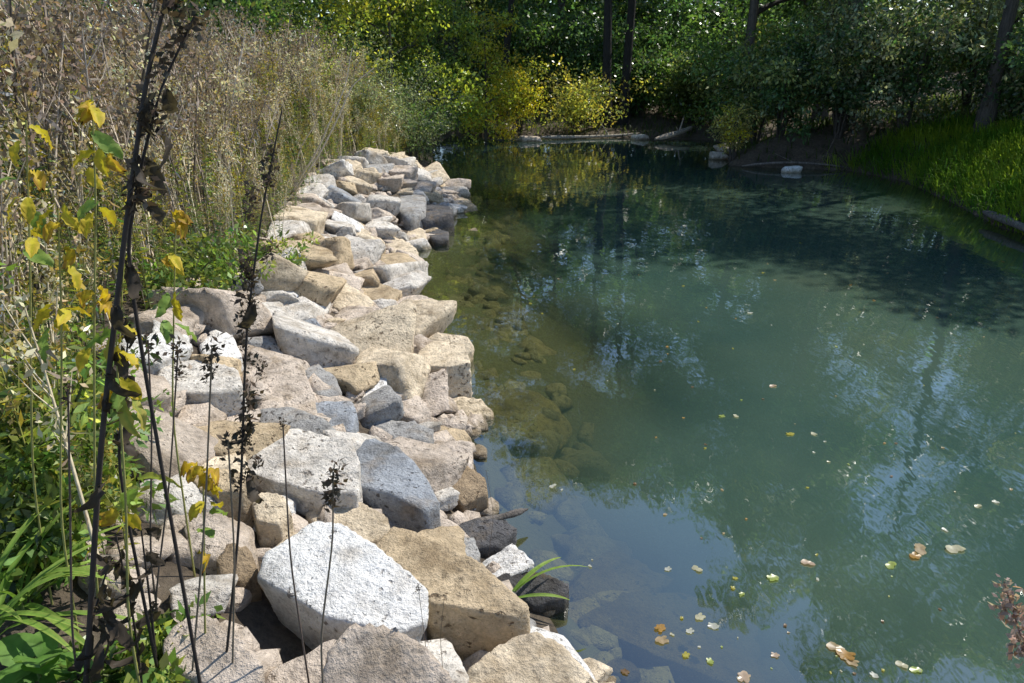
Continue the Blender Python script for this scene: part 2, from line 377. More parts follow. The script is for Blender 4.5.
hull_rock('long tan boulder with mossy brown front beside the white one', 'tan', [(372, 545, .0), (392, 525, .02), (412, 528, .02), (482, 562, .0), (530, 606, -.05), (515, 616, -.06), (470, 590, -.02), (432, 602, -.03), (432, 580, -.02)], (460, 600, 662), 1.06, 6, 70, group=G)
hull_rock('pinkish tan boulder at the bottom edge right of the mossy one', 'cream', [(465, 668, .0), (505, 638, .02), (535, 628, .02), (565, 642, -.02), (605, 690, -.1), (560, 720, -.1), (470, 715, -.05)], (530, 690, 740), 1.1, 5, 70, group=G)
hull_rock('large blue grey boulder with smooth sloping top and dark front', 'blue', [(352, 452, .0), (368, 434, .05), (400, 446, .04), (426, 474, .0), (441, 503, -.07), (425, 512, -.07), (392, 492, 0), (358, 486, .0)], (385, 490, 528), 1.02, 5, 80, 0.03, group=G)
hull_rock('large pale pitted boulder in the middle of the slope', 'pale', [(246, 440, -.0), (262, 428, .03), (300, 428, .03), (352, 440, .03), (360, 462, 0), (358, 492, -.06), (318, 492, -.04), (270, 480, -.02), (244, 470, -.02)], (300, 486, 522), 1.0, 6, 80, 0.05, group=G)
hull_rock('brown wedge shaped boulder leaning at the water edge', 'brown', [(432, 458, .06), (448, 452, .06), (486, 477, .0), (489, 493, -.05), (463, 505, -.08), (446, 486, 0)], (465, 497, 520), 0.95, 5, 70, group=G)
hull_rock('square tan block boulder with flat lit top at the water edge', 'cream', [(418, 350, .0), (434, 339, .0), (464, 343, .0), (471, 362, .0), (446, 366, .0), (414, 364, .0)], (435, 366, 394), 1.04, 6, 80, 0.04, group=G)
hull_rock('cream flat stone just below the square tan block', 'cream', [(440, 400, 0), (452, 395, .02), (482, 398, .01), (495, 412, -.02), (470, 420, -.02), (446, 412, 0)], (470, 420, 432), 1.05, 4, group=G)
hull_rock('tan stone at the water edge above the brown wedge', 'tan', [(430, 430, 0), (440, 421, .01), (462, 424, .0), (472, 438, -.03), (455, 448, -.03), (436, 444, 0)], (450, 446, 460), 1.05, 4, group=G)
hull_rock('rounded tan stone left of the square block', 'pink', [(396, 404, 0), (405, 390, .03), (422, 396, .02), (432, 412, -.02), (418, 420, -.02), (402, 416, 0)], (415, 418, 432), 1.05, 4, group=G)
hull_rock('blue grey boulder with flat top above the pale pitted one', 'blue', [(298, 408, 0), (322, 400, .02), (352, 400, .01), (358, 412, 0), (352, 432, -.04), (312, 426, -.02)], (330, 430, 446), 1.0, 5, group=G)
hull_rock('smooth grey stone tilted against the pink boulder', 'grey', [(300, 368, .03), (318, 362, .03), (336, 376, 0), (342, 392, -.04), (326, 400, -.04), (310, 390, 0)], (326, 398, 410), 1.0, 4, group=G)
hull_rock('pale block boulder under the weeds with bright flat top', 'pale', [(150, 384, 0), (165, 362, .0), (205, 358, .0), (238, 368, .0), (244, 386, .0), (205, 392, .0), (160, 392, 0)], (200, 392, 418), 1.02, 5, 80, 0.035, group=G)
hull_rock('whitish stone standing behind the pale block', 'white', [(198, 345, 0), (212, 326, .06), (232, 332, .05), (243, 356, -.02), (225, 362, -.03), (205, 360, -.03)], (222, 360, 376), 1.0, 4, group=G)
hull_rock('large pinkish pale boulder behind the tall dark stalk', 'pink', [(250, 372, 0), (268, 352, .05), (300, 358, .05), (312, 385, .0), (318, 412, -.06), (290, 420, -.05), (256, 412, -.03)], (290, 418, 436), 1.02, 5, group=G)
hull_rock('dark grey wedge of rock lying in the water near the long boulder', 'dark', [(492, 578, 0), (515, 569, .03), (545, 572, .03), (570, 583, .0), (566, 597, -.04), (535, 606, -.05), (515, 596, 0)], (545, 603, 622), 1.0, 5, group=G)
hull_rock('dark flat slab in the shallow water below the blue grey boulder', 'dark', [(446, 530, 0), (470, 518, .02), (505, 518, .02), (518, 528, .0), (500, 545, -.02), (470, 548, -.01)], (490, 545, 562), 1.0, 4, group=G)
hull_rock('small pale blue stone wedged behind the long tan boulder', 'grey', [(432, 545, 0), (448, 534, .02), (474, 536, .02), (481, 552, -.02), (470, 568, -.03), (448, 558, -.01)], (465, 566, 580), 1.0, 4, group=G)
hull_rock('tan boulder with grey end behind the white one', 'cream', [(304, 515, 0), (322, 500, .03), (360, 500, .03), (388, 515, .0), (392, 532, -.04), (360, 545, -.03), (322, 530, 0)], (350, 540, 562), 1.0, 5, group=G)
hull_rock('ochre stone behind the yellow flower head', 'tan', [(190, 478, 0), (205, 466, .02), (240, 470, .02), (252, 482, .0), (240, 492, -.02), (200, 490, 0)], (220, 490, 526), 1.02, 5, group=G)
hull_rock('small brown stone left of the white boulder', 'brown', [(214, 560, 0), (228, 540, .03), (250, 545, .02), (258, 568, -.02), (240, 580, -.03), (220, 575, -.02)], (240, 576, 606), 1.02, 4, group=G)
hull_rock('pinkish brown boulder at the bottom left with a broken edge', 'pink', [(160, 640, 0), (175, 618, .03), (205, 612, .03), (235, 625, .02), (262, 660, -.04), (266, 690, -.1), (215, 690, -.06), (165, 665, -.03)], (215, 676, 740), 1.02, 5, group=G)
hull_rock('lit tan stone between the ochre stone and the white boulder', 'cream', [(250, 500, 0), (262, 490, .03), (284, 494, .02), (292, 512, -.02), (280, 524, -.03), (256, 520, -.01)], (270, 522, 556), 1.02, 5, group=G)
hull_rock('dark grey stone with tan end above the blue grey boulder', 'grey', [(358, 424, 0), (375, 418, .02), (415, 420, .02), (434, 428, 0), (430, 442, -.03), (395, 440, -.01)], (405, 438, 456), 1.0, 4, group=G)
hull_rock('pink boulder with dark overhang on the upper slope by the water', 'pink', [(330, 318, 0), (345, 304, .04), (378, 306, .03), (396, 326, -.02), (385, 336, -.03), (350, 332, -.01)], (372, 334, 348), 1.0, 5, group=G)
hull_rock('black blocky boulder at the far rock tip', 'dark', [(412, 210, 0), (428, 202, .0), (450, 205, .0), (454, 215, 0), (420, 219, 0)], (438, 217, 236), 1.08, 4, 70, group=G)
hull_rock('slate grey boulder left of the black one at the far tip', 'grey', [(388, 203, 0), (400, 192, .02), (426, 194, .02), (426, 210, .0), (405, 215, 0)], (408, 213, 229), 1.0, 4, group=G)
hull_rock('dark grey stone below the black boulder', 'dark', [(426, 233, 0), (438, 228, .0), (449, 231, 0), (449, 238, 0), (434, 240, 0)], (441, 238, 250), 1.0, 4, group=G)
hull_rock('lit cream stone below the slate grey boulder', 'cream', [(398, 232, 0), (410, 223, .02), (424, 228, .02), (428, 240, -.02), (412, 242, -.02)], (416, 241, 250), 1.0, 4, group=G)
hull_rock('tan boulder above the dark gap on the far slope', 'cream', [(375, 243, 0), (390, 233, .03), (410, 242, .02), (420, 252, -.02), (400, 256, -.02)], (402, 254, 264), 1.0, 4, group=G)
hull_rock('pale slab at the very tip of the far rocks', 'cream', [(446, 200, 0), (456, 194, .02), (470, 200, .0), (479, 208, -.02), (460, 211, -.02)], (464, 210, 216), 1.05, 4, group=G)
hull_rock('brown flat stone half under water at the bottom edge', 'brown', [(600, 662, 0), (612, 652, .0), (632, 655, .0), (645, 668, 0), (625, 678, 0)], (620, 674, 684), 1.1, 4, 8, group=G)
# slabs lying on the bed, seen through the clear shallows
for lab, px, py, w, d_, rz, c in (('submerged brown slab off the near rocks', 645, 622, .5, .26, -20, 'brown'), ('submerged pale stone left of the leaf cluster', 580, 640, .34, .22, 15, 'tan'),
                                  ('submerged dark stone by the black wedge rock', 600, 590, .3, .2, 40, 'brown'), ('submerged stone at the foot of the square block', 520, 420, .5, .4, 10, 'tan'),
                                  ('submerged stone off the middle of the bank', 470, 330, .5, .4, 60, 'tan'), ('submerged stone off the far slope', 440, 290, .6, .5, 30, 'brown')):
    q = at_z(px, py, -0.18); o = link('submerged_stone', VAR[8 + (px % 9)], loc=(q.x, q.y, -0.21)); o.scale = (w, d_, 0.11); o.rotation_euler = (0.05, 0.06, R(rz)); o.color = (*PAL[c], 1)
    setp(o, lab, 'rock', 'stones under the shallow water')
# the rest of the riprap
rr = random.Random(5)
for px, py, r in GAPS: q = hit(px, py); ROCKS.append((q.x, q.y, r))
SPEC = [(0.30, 26), (0.235, 60), (0.18, 110), (0.135, 160), (0.10, 260)]
COLS = ['pale'] * 7 + ['pink'] * 5 + ['cream'] * 4 + ['grey'] * 2 + ['tan'] * 3 + ['white'] * 2 + ['blue']
nfill = 0; RUB = []
def band(y): return float(np.interp(y, [1, 3, 5, 7.5, 10, 13, 15, 17], [1.8, 1.9, 1.95, 1.42, 1.35, 1.8, 1.6, 0.8]))
SHL = [q for q in SHORE if q[2] == 0 and q[1] > 1]
def shore_x(y):
    for (x0, y0, _), (x1, y1, _) in zip(SHL, SHL[1:]):
        if y0 <= y <= y1: return x0 + (x1 - x0) * (y - y0) / (y1 - y0)
    return SHL[-1][0]
for rad, want in SPEC:
    made = tries = 0
    while made < want and tries < 4000:
        tries += 1
        y = rr.uniform(1.3, 17.2); s = rr.uniform(0.16 if y < 6 else 0.04, band(y) + .15)
        x = shore_x(y) - s
        r = rad * rr.uniform(0.8, 1.15)
        if y < 3.2 and (r > 0.2 or s > 1.85): continue
        if any((x - a) ** 2 + (y - b) ** 2 < (0.80 * (r + c)) ** 2 for a, b, c in ROCKS): continue
        if nfill >= 262:
            RUB.append((x, y, r)); ROCKS.append((x, y, r)); made += 1; continue
        c = rr.choice(COLS); k = rr.randrange(20)
        flat = rr.uniform(0.5, 0.8)
        z = hz(x, y) + r * flat * 0.32
        o = link('riprap_stone', VAR[k], loc=(x, y, z))
        o.scale = (r * rr.uniform(0.95, 1.35), r * rr.uniform(0.8, 1.1), r * flat)
        o.rotation_euler = (rr.uniform(-.3, .3), rr.uniform(-.05, .5), rr.uniform(0, 6.28))
        j = rr.uniform(0.85, 1.1); cc = PAL[c]; o.color = (cc[0] * j, cc[1] * j, cc[2] * j, 1)
        size = 'large' if r > 0.25 else 'medium' if r > 0.19 else 'small' if r > 0.14 else 'very small'
        word = dict(pale='pale grey', pink='pinkish', cream='cream', grey='grey', tan='tan', white='whitish', blue='blue grey')[c]
        zone = 'at the far end of the rock bank' if y > 11 else 'on the distant middle of the rock slope' if y > 7 else 'on the middle rock slope' if y > 4 else 'among the near boulders'
        place = 'by the water' if s < 0.6 else 'halfway up' if s < 1.5 else 'below the weeds'
        lab = f'{size} {word} stone {beside(o.location)}'
        if lab in SEEN: lab += f', {place}'
        gr = SEEN.setdefault(lab, f'{word} riprap stones {zone}'); setp(o, lab, 'rock', gr)
        ROCKS.append((x, y, r)); made += 1; nfill += 1
# loose rubble too small to pick out
V, T, Cc = [], [], []; n0 = 0; U3, T3 = ico(2)
rg = np.random.default_rng(3)
for _ in range(1500):
    y = rg.uniform(1.3, 17); s = rg.uniform(-0.3, band(y) + .4); x = shore_x(y) - s; RUB.append((x, y, rg.uniform(0.03, 0.09)))
for _ in range(350):
    y = rg.uniform(2.2, 16) if rg.random() < .35 else rg.uniform(5, 16); s = -rg.uniform(.1, 1.0); RUB.append((shore_x(y) - s, y, rg.uniform(0.06, 0.17)))
hole = hit(285, 655)
for x, y, r in RUB:
    if math.hypot(x - hole.x, y - hole.y) < .16: continue
    N = rg.normal(size=(10, 3)); N /= np.linalg.norm(N, axis=1)[:, None]
    q = np.maximum(U3 @ N.T / rg.uniform(0.7, 1.0, 10)[None], 0.35); rad_ = (q ** 12).sum(1) ** (-1 / 12)
    v = U3 * rad_[:, None] * np.array([r * 1.2, r, r * 0.75]); a = rg.uniform(0, 6.28)
    v = np.stack([v[:, 0] * math.cos(a) - v[:, 1] * math.sin(a), v[:, 0] * math.sin(a) + v[:, 1] * math.cos(a), v[:, 2]], -1)
    zc = hz(x, y) + r * 0.25
    if dshore(x, y) < 0: zc = min(zc, -r * 1.3 - 0.05)
    V.append(v + np.array([x, y, zc])); T.append(T3 + n0); n0 += len(v)
rub = link('rubble', make_mesh('rubble', np.concatenate(V), tris=np.concatenate(T), mat=M_ROCK, smooth=False)); rub.color = (*PAL['pink'], 1)
setp(rub, 'loose pale rubble filling the gaps between the boulders', 'rubble', kind='stuff')

# ------------------------------------------------------------------ trees and shrubs
def bez(a, b, c, n):
    t = np.linspace(0, 1, n)[:, None]; a, b, c = map(np.asarray, (a, b, c)); return (1 - t) ** 2 * a + 2 * t * (1 - t) * b + t * t * c
def tint(rg, base, n, var=0.25, hue=0.15):
    base = np.asarray(base, float); k = rg.uniform(1 - var, 1 + var, (n, 1)); h = rg.normal(0, hue, (n, 1))
    return np.clip(base[None] * k * (1 + h * np.array([[1.0, 0.25, -0.3]])), 0.004, 0.9)
def crown_geo(rg, centres, rads, per, leaf, base, wr=0.6, droop=0.25, alt=None, altf=0.2):
    g = Geo()
    for c, r in zip(centres, rads):
        n = int(per * rg.uniform(0.6, 1.3)); u = rg.normal(size=(n, 3)); u /= np.linalg.norm(u, axis=1)[:, None]
        p = c + u * (r * rg.uniform(0.25, 1, (n, 1)) ** 0.6) * np.array([1.15, 1.15, 0.72])
        d = u * 0.6 + rg.normal(size=(n, 3)) * 0.7 + np.array([0, 0, -droop])
        b = base if alt is None or rg.random() > altf else alt
        col = tint(rg, np.asarray(b) * rg.uniform(0.6, 1.45), n, 0.5); pal = rg.random(n) < 0.12; col[pal] = np.clip(col[pal] * 1.7 + 0.05, 0, .8)
        g.leaves(p, d, leaf * rg.uniform(0.6, 1.3, n), wr, col, rg)
    return g
BARK = (0.10, 0.085, 0.07)
def tree(name, label, x, y, h, spread, seed, base, alt=None, altf=0.25, first=0.3, trunk_r=0.16, leaf=0.19, clusters=150, per=95, lean=(0, 0), group='trees around the pond', bark=BARK, cr=0.9, nl=9):
    rg = np.random.default_rng(seed); z0 = hz(x, y) - 0.08
    root = setp(link(name, None, loc=(x, y, z0)), label, 'tree', group); root.empty_display_size = 0.3
    top = np.array([lean[0], lean[1], h * 0.88]); mid = np.array([lean[0] * 0.25 + rg.normal(0, .15), lean[1] * 0.25, h * 0.45])
    tp = bez((0, 0, 0), mid, top, 12); g = Geo(); tr = trunk_r * (1 - 0.88 * np.linspace(0, 1, 12) ** 0.9); tr[0] *= 1.5
    g.tube(tp, tr, (1, 1, 1), 9); o = link('trunk', g.mesh('trunk', M_BARK, True), root); o.color = (*bark, 1)
    cen = []
    for k in range(nl):
        t = first + (0.92 - first) * (k + 0.5) / nl; i = t * 11; a = tp[int(i)] + (tp[min(int(i) + 1, 11)] - tp[int(i)]) * (i % 1)
        an = k * 2.4 + rg.uniform(-.5, .5); ln = spread * (1.05 - 0.55 * max(0, t - first) / (1 - first)) * rg.uniform(0.75, 1.15)
        e = a + np.array([math.cos(an) * ln, math.sin(an) * ln, ln * rg.uniform(0.05, 0.5)]); b = (a + e) / 2 + np.array([0, 0, ln * 0.18])
        P = bez(a, b, e, 7); g = Geo(); r0 = trunk_r * (1 - 0.8 * t) * 0.6 + 0.015
        g.tube(P, r0 * (1 - 0.85 * np.linspace(0, 1, 7)), (1, 1, 1), 5)
        for q in range(3):
            s = P[2 + q]; e2 = s + rg.normal(size=3) * ln * 0.22 + (e - a) * 0.25; g.tube(bez(s, (s + e2) / 2 + rg.normal(size=3) * .1, e2, 4), r0 * 0.35 * np.array([1, .7, .4, .15]), (1, 1, 1), 4); cen.append(e2)
        lo = link('limb', g.mesh('limb', M_BARK, True), root); lo.color = (*bark, 1)
        cen += [P[3], P[5], P[6]]
    cen.append(top)
    cen = np.array(cen); pick = cen[rg.integers(0, len(cen), clusters)] + rg.normal(size=(clusters, 3)) * np.array([spread, spread, spread * 0.8]) * 0.17
    g = crown_geo(rg, pick, rg.uniform(0.45, 1.0, clusters) * cr, per, leaf, base, alt=alt, altf=altf)
    link('crown', g.mesh('crown', M_LEAF), root); return root
def shrub(name, label, x, y, h, w, seed, base, alt=None, altf=0.3, leaf=0.09, clusters=60, per=60, stems=7, cat='shrub', group='shrubs on the banks', wr=0.5, droop=0.2, lean=(0, 0), bark=BARK, cr=0.2, z=None):
    rg = np.random.default_rng(seed); z0 = (hz(x, y) if z is None else z) - 0.05
    root = setp(link(name, None, loc=(x, y, z0)), label, cat, group); root.empty_display_size = 0.2
    cen = []
    for k in range(stems):
        an = k * 6.283 / stems + rg.uniform(-.4, .4); rr_ = w * 0.5 * rg.uniform(0.35, 1.0)
        e = np.array([math.cos(an) * rr_ + lean[0], math.sin(an) * rr_ + lean[1], h * rg.uniform(0.6, 1.0)])
        P = bez((math.cos(an) * .06, math.sin(an) * .06, 0), np.array([e[0] * .25, e[1] * .25, e[2] * .65]), e, 7)
        g = Geo(); g.tube(P, (0.012 + 0.008 * h) * (1 - .8 * np.linspace(0, 1, 7)), (1, 1, 1), 4)
        o = link('stem', g.mesh('stem', M_BARK, True), root); o.color = (*bark, 1); cen += [P[2], P[3], P[4], P[5], P[6]]
    cen = np.array(cen); pick = cen[rg.integers(0, len(cen), clusters)] + rg.normal(size=(clusters, 3)) * np.array([w * .16, w * .16, h * .10]); pick[:, 2] = np.maximum(pick[:, 2], 0.12)
    g = crown_geo(rg, pick, rg.uniform(0.6, 1.2, clusters) * cr * (w + h) * 0.5, per, leaf, base, wr, droop, alt, altf)
    link('crown', g.mesh('crown', M_LEAF), root); return root
DG, MG, YG, YE, GG, OL = (0.075, 0.145, 0.045), (0.12, 0.205, 0.048), (0.33, 0.37, 0.045), (0.60, 0.48, 0.04), (0.23, 0.26, 0.15), (0.20, 0.235, 0.075)
# far bank
def pxx(px, y): return at_y(px, 100, y).x
tree('tall_tree', 'left of the twin dark trunks standing on the far bank', pxx(607, 29), 29, 17, 2.6, 11, DG, OL, first=.75, trunk_r=.2, bark=(.03, .027, .025), lean=(-.6, 0))
tree('tall_tree', 'right of the twin dark trunks standing on the far bank', pxx(624, 29.6), 29.6, 17, 2.6, 12, DG, MG, first=.75, trunk_r=.2, bark=(.03, .027, .025), lean=(.7, .4))
tree('tall_tree', 'single dark straight trunk right of the far mud bank', pxx(741, 26.4), 26.4, 17, 2.9, 13, DG, MG, first=.22, trunk_r=.2, bark=(.045, .04, .036))
tree('tall_tree', 'dark leaning tree left of the twin trunks on the far bank', pxx(500, 31), 31, 14, 3.0, 14, DG, OL, first=.5, trunk_r=.17, lean=(1.8, -.5), bark=(.03, .027, .025))
tree('tall_tree', 'tall dark tree deep behind the far mud bank', pxx(648, 37.5), 37.5, 20, 4.0, 15, DG, MG, first=.1, trunk_r=.2, clusters=150)
tree('tall_tree', 'dark tree in deep shade behind the sunlit far bush', pxx(560, 36), 36, 23, 4.2, 16, DG, OL, first=.1, trunk_r=.2, clusters=140)
tree('tall_tree', 'low dark tree behind the yellow spire of leaves', pxx(455, 34), 34, 9.5, 3.4, 17, DG, OL, first=.1, trunk_r=.14)
tree('tall_tree', 'dense dark tree behind the right promontory', pxx(822, 26.6), 26.6, 16, 3.8, 18, DG, MG, first=.08, trunk_r=.2, clusters=150)
# right bank
tree('bank_tree', 'dark tree overhanging the shaded cove on the right', 7.2, 24.2, 14.5, 3.2, 21, DG, MG, first=.35, trunk_r=.17, clusters=200, leaf=.17)
tree('bank_tree', 'olive grey tree above the right grass bank', 10.2, 24.0, 15, 3.2, 22, OL, GG, .5, first=.35, trunk_r=.18, clusters=200, leaf=.16)
tree('bank_tree', 'grey green tree at the upper right corner', 15.6, 22.0, 13, 3.2, 23, OL, GG, .5, first=.08, trunk_r=.17, clusters=200, leaf=.15)
tree('bank_tree', 'dark tree just beyond the right edge of the picture', 15.2, 12.2, 12, 3.2, 24, DG, MG, first=.1, trunk_r=.16)
tree('bank_tree', 'high crowned tree rising over the bright grass bank', 11.0, 17.9, 16, 3.2, 25, MG, OL, first=.6, trunk_r=.17, clusters=130, leaf=.17)
tree('bank_tree', 'high crowned tree rising behind the cove bushes', 9.0, 20.9, 16, 3.0, 26, MG, OL, first=.5, trunk_r=.17, clusters=120, leaf=.17)
tree('bank_tree', 'smaller high crowned tree beyond the log', 12.0, 14.0, 10.5, 2.5, 27, MG, OL, first=.5, trunk_r=.13, clusters=120, leaf=.16)
# left bank
tree('bank_tree', 'sunlit yellow green young tree on the left bank', -3.3, 21.8, 6.2, 1.9, 31, (.36, .43, .06), (.48, .47, .06), .5, first=.08, trunk_r=.08, leaf=.11, clusters=120, per=60, cr=.6)
tree('bank_tree', 'slender tree with bright yellow leaves at the far left shore', pxx(484, 26.5), 26.5, 5.6, 1.1, 32, YE, YG, .5, first=.1, trunk_r=.06, leaf=.11, clusters=90, per=50, cr=.5)
tree('bank_tree', 'bright yellow green small tree above the far left shore', -2.6, 24.0, 6.0, 1.5, 37, YG, (.2, .28, .05), .4, first=.08, trunk_r=.07, leaf=.11, clusters=110, per=55, cr=.55)
tree('bank_tree', 'green tree behind the sunlit one on the left bank', -5.2, 25.5, 10, 2.8, 33, (.16, .22, .05), YG, .4, first=.1, trunk_r=.12, leaf=.13)
tree('bank_tree', 'dark green tree behind the dry weeds at the top', -6.4, 20, 8.5, 2.6, 34, MG, OL, .3, first=.06, trunk_r=.12, leaf=.12)
tree('bank_tree', 'green tree far behind the weeds on the left', -11, 19, 9, 3, 35, MG, OL, .3, first=.06, trunk_r=.12, leaf=.12)
tree('bank_tree', 'green tree beyond the left edge of the weeds', -12, 11, 8, 3, 36, MG, OL, .3, first=.06, trunk_r=.12, leaf=.12)
B = 'shrubs on the far bank'
shrub('shrub', 'sunlit yellow green bush on the far mud bank', pxx(575, 28.4), 28.4, 2.2, 3.2, 41, (.40, .42, .09), (.5, .44, .08), .4, leaf=.13, clusters=70, per=50, group=B, lean=(.3, -.5))
shrub('shrub', 'yellow green bush at the left end of the far bank', pxx(520, 28.8), 28.8, 2.4, 2.0, 42, YG, YE, .3, leaf=.12, group=B)
shrub('shrub', 'dark bush under the yellow tree on the far left shore', pxx(470, 28.6), 28.6, 2.0, 2.2, 43, MG, YG, .3, leaf=.12, group=B)
for i, (px, y, h, w, c, a, lab) in enumerate(((640, 31, 2.6, 3, DG, MG, 'dark bush right of the twin trunks'), (690, 29.5, 2.4, 3, MG, OL, 'green bush above the pale driftwood log'), (735, 28, 3.0, 3, DG, OL, 'dark bush behind the single straight trunk'),
        (600, 34, 3.4, 4.5, DG, MG, 'wide dark bush between the far trunks'), (540, 33, 3.6, 4.5, DG, MG, 'wide dark bush behind the far sunlit bush'), (660, 35, 4.5, 5, DG, MG, 'tall dark thicket bush behind the far bank'), (480, 36, 4, 5, DG, OL, 'tall dark thicket bush behind the yellow tree'), (780, 32, 4.5, 5, DG, MG, 'tall dark thicket bush behind the promontory'))):
    shrub('shrub', lab, pxx(px, y), y, h, w, 50 + i, c, a, leaf=.17, clusters=120, per=75, group=B)
B = 'shrubs on the right bank'
shrub('shrub', 'small pale yellow bush on the tip of the right promontory', 5.95, 20.4, 1.3, .9, 61, (.42, .38, .12), YE, .3, leaf=.08, clusters=34, group=B, lean=(-.15, -.35))
for i, (x, y, h, w, c, a, ln, lab) in enumerate(((7.2, 20.6, 2.6, 2.6, DG, OL, (-.2, -.7), 'dark bush overhanging the cove beside the pale yellow bush'), (8.6, 20.2, 3.0, 2.8, DG, GG, (-.2, -.8), 'dark bush overhanging the middle of the cove'),
        (9.9, 19.4, 3.2, 2.8, DG, GG, (-.4, -.6), 'dark bush where the cove meets the grass bank'), (12.0, 18.0, 2.2, 2.6, DG, GG, (-.4, -.3), 'grey flecked dark bush above the bright grass'), (11.8, 15.2, 2.9, 3, DG, GG, (-.5, -.2), 'dark bush above the grass at the right edge'),
        (11.4, 12.9, 3.0, 3, DG, MG, (-.4, 0), 'dark bush beyond the right edge by the log'), (7.0, 22.0, 3.4, 2.8, MG, OL, (-.3, -.3), 'green bush above the pale yellow promontory bush'), (9.4, 21.4, 4.5, 3.2, OL, GG, (-.3, -.5), 'tall olive bush leaning over the cove'), (12.0, 20.4, 4.0, 3.2, OL, GG, (-.3, -.3), 'tall olive bush above the right grass bank'), (13.6, 17.8, 4.8, 3.4, OL, GG, (-.3, -.3), 'tall grey green bush at the upper right corner'), (14.2, 15.2, 4.6, 3.4, GG, OL, (-.3, -.3), 'grey green bush past the right edge'))):
    shrub('shrub', lab, x, y, h, w, 70 + i, c, a, leaf=.12, clusters=88, per=80, group=B, lean=ln, altf=.5, cr=.16)
B = 'shrubs on the left bank'
for i, (x, y, h, w, c, a, lab) in enumerate(((-2.4, 18.3, 1.7, 1.7, GG, MG, 'grey green willow bush where the rocks end'), (-2.9, 19.8, 2.2, 2.0, GG, YG, 'grey green willow bush behind the first one'), (-3.3, 16.6, 1.5, 1.7, GG, OL, 'low grey green bush at the edge of the far rocks'),
        (-2.9, 22.6, 1.8, 1.6, MG, GG, 'green bush hanging over the far left shore'), (-3.0, 25.0, 2.4, 1.8, MG, YG, 'green bush on the shore below the yellow tree'), (-4.6, 18.0, 2.6, 2.4, OL, YG, 'olive bush behind the willow bushes'), (-4.2, 14.6, 1.6, 1.8, OL, YG, 'olive bush among the farthest dry weeds'))):
    shrub('shrub', lab, x, y, h, w, 90 + i, c, a, leaf=.075, clusters=90, per=60, group=B, wr=.3)
# far wood that reads as one mass
rg = np.random.default_rng(8); n = 760
ang = np.concatenate([rg.uniform(-1.0, 1.05, n)]); dist = rg.uniform(38, 52, n)
cen = np.stack([np.sin(ang) * dist, np.cos(ang) * dist, rg.uniform(0, 11, n) + 1], -1)
wood = link('distant_wood', crown_geo(rg, cen, rg.uniform(1.6, 3, n), 110, .5, DG, alt=MG).mesh('distant_wood', M_LEAF))
setp(wood, 'dark mass of woodland closing the view behind the pond', 'woodland', kind='stuff')

# ------------------------------------------------------------------ weeds on the left bank
DRY, STRAW, PURP, BLK = (0.34, 0.275, 0.22), (0.66, 0.57, 0.40), (0.44, 0.37, 0.345), (0.035, 0.028, 0.022)
def weed(kind, rg):
    """stem, foliage, seed head of one weed about 1 m tall (scaled later)"""
    st, fo, sd = Geo(), Geo(), Geo(); b = rg.normal(0, .12, 2)
    P = bez((0, 0, 0), (b[0] * .3, b[1] * .3, .55), (b[0], b[1], 1.0), 6)
    sc = {'dry': (.42, .35, .27), 'straw': STRAW, 'green': (.14, .17, .06), 'yellow': (.26, .26, .06)}[kind]; sc = np.array(sc) * (rg.choice([.28, .7, 1.0, 1.45]) if kind == 'dry' else rg.uniform(.7, 1.25))
    st.tube(P, (.0088 if kind in ('dry', 'straw') else .006) * (1 - .7 * np.linspace(0, 1, 6)), sc, 3)
    at = lambda t: np.array([np.interp(t, np.linspace(0, 1, 6), P[:, k]) for k in range(3)]).T
    nb = rg.integers(4, 9); tips = [P[-1]]
    for k in range(nb):
        t = rg.uniform(.5, .95); a = at(t); an = rg.uniform(0, 6.28); ln = rg.uniform(.08, .24)
        e = a + np.array([math.cos(an) * ln * .6, math.sin(an) * ln * .6, ln * .9]); st.tube(bez(a, (a + e) / 2 + [0, 0, -.02], e, 3), [.003, .002, .0012], sc, 3); tips.append(e)
    nl = {'dry': 16, 'straw': 14, 'green': 60, 'yellow': 42}[kind]; t = rg.uniform(.05, .92, nl); p = at(t); an = rg.uniform(0, 6.28, nl)
    if kind in ('dry', 'straw'):
        d = np.stack([np.cos(an) * .6, np.sin(an) * .6, rg.uniform(-1.2, .1, nl)], -1); c = tint(rg, DRY if rg.random() < .5 else PURP, nl, .5); fo.leaves(p, d, rg.uniform(.03, .10, nl), .17, c, rg, .6)
    else:
        d = np.stack([np.cos(an), np.sin(an), rg.uniform(-.4, .6, nl)], -1); c = tint(rg, (.15, .23, .05) if kind == 'green' else (.36, .37, .06), nl, .35, .25); fo.leaves(p, d, rg.uniform(.035, .085, nl), .24, c, rg)
    for e in tips:
        n = 16; q = e + rg.normal(size=(n, 3)) * np.array([.018, .018, .035]); c = tint(rg, {'dry': (.26, .20, .16), 'straw': STRAW, 'green': (.26, .22, .10), 'yellow': (.36, .28, .06)}[kind], n, .45)
        sd.leaves(q, rg.normal(size=(n, 3)) + [0, 0, .6], rg.uniform(.015, .035, n), .5, c, rg)
    return st, fo, sd
WV = []
rg = np.random.default_rng(77)
for kind, n in (('dry', 9), ('straw', 5), ('green', 6), ('yellow', 5)):
    for _ in range(n):
        st, fo, sd = weed(kind, rg); WV.append((kind, (st.arrays(), fo.arrays(), sd.arrays()), (st.mesh('stem', M_STEM), fo.mesh('foliage', M_DRY if kind in ('dry', 'straw') else M_LEAF), sd.mesh('seed_head', M_DRY))))
KIND = {k: [i for i, w in enumerate(WV) if w[0] == k] for k in ('dry', 'straw', 'green', 'yellow')}
spots = []
rw = random.Random(21)
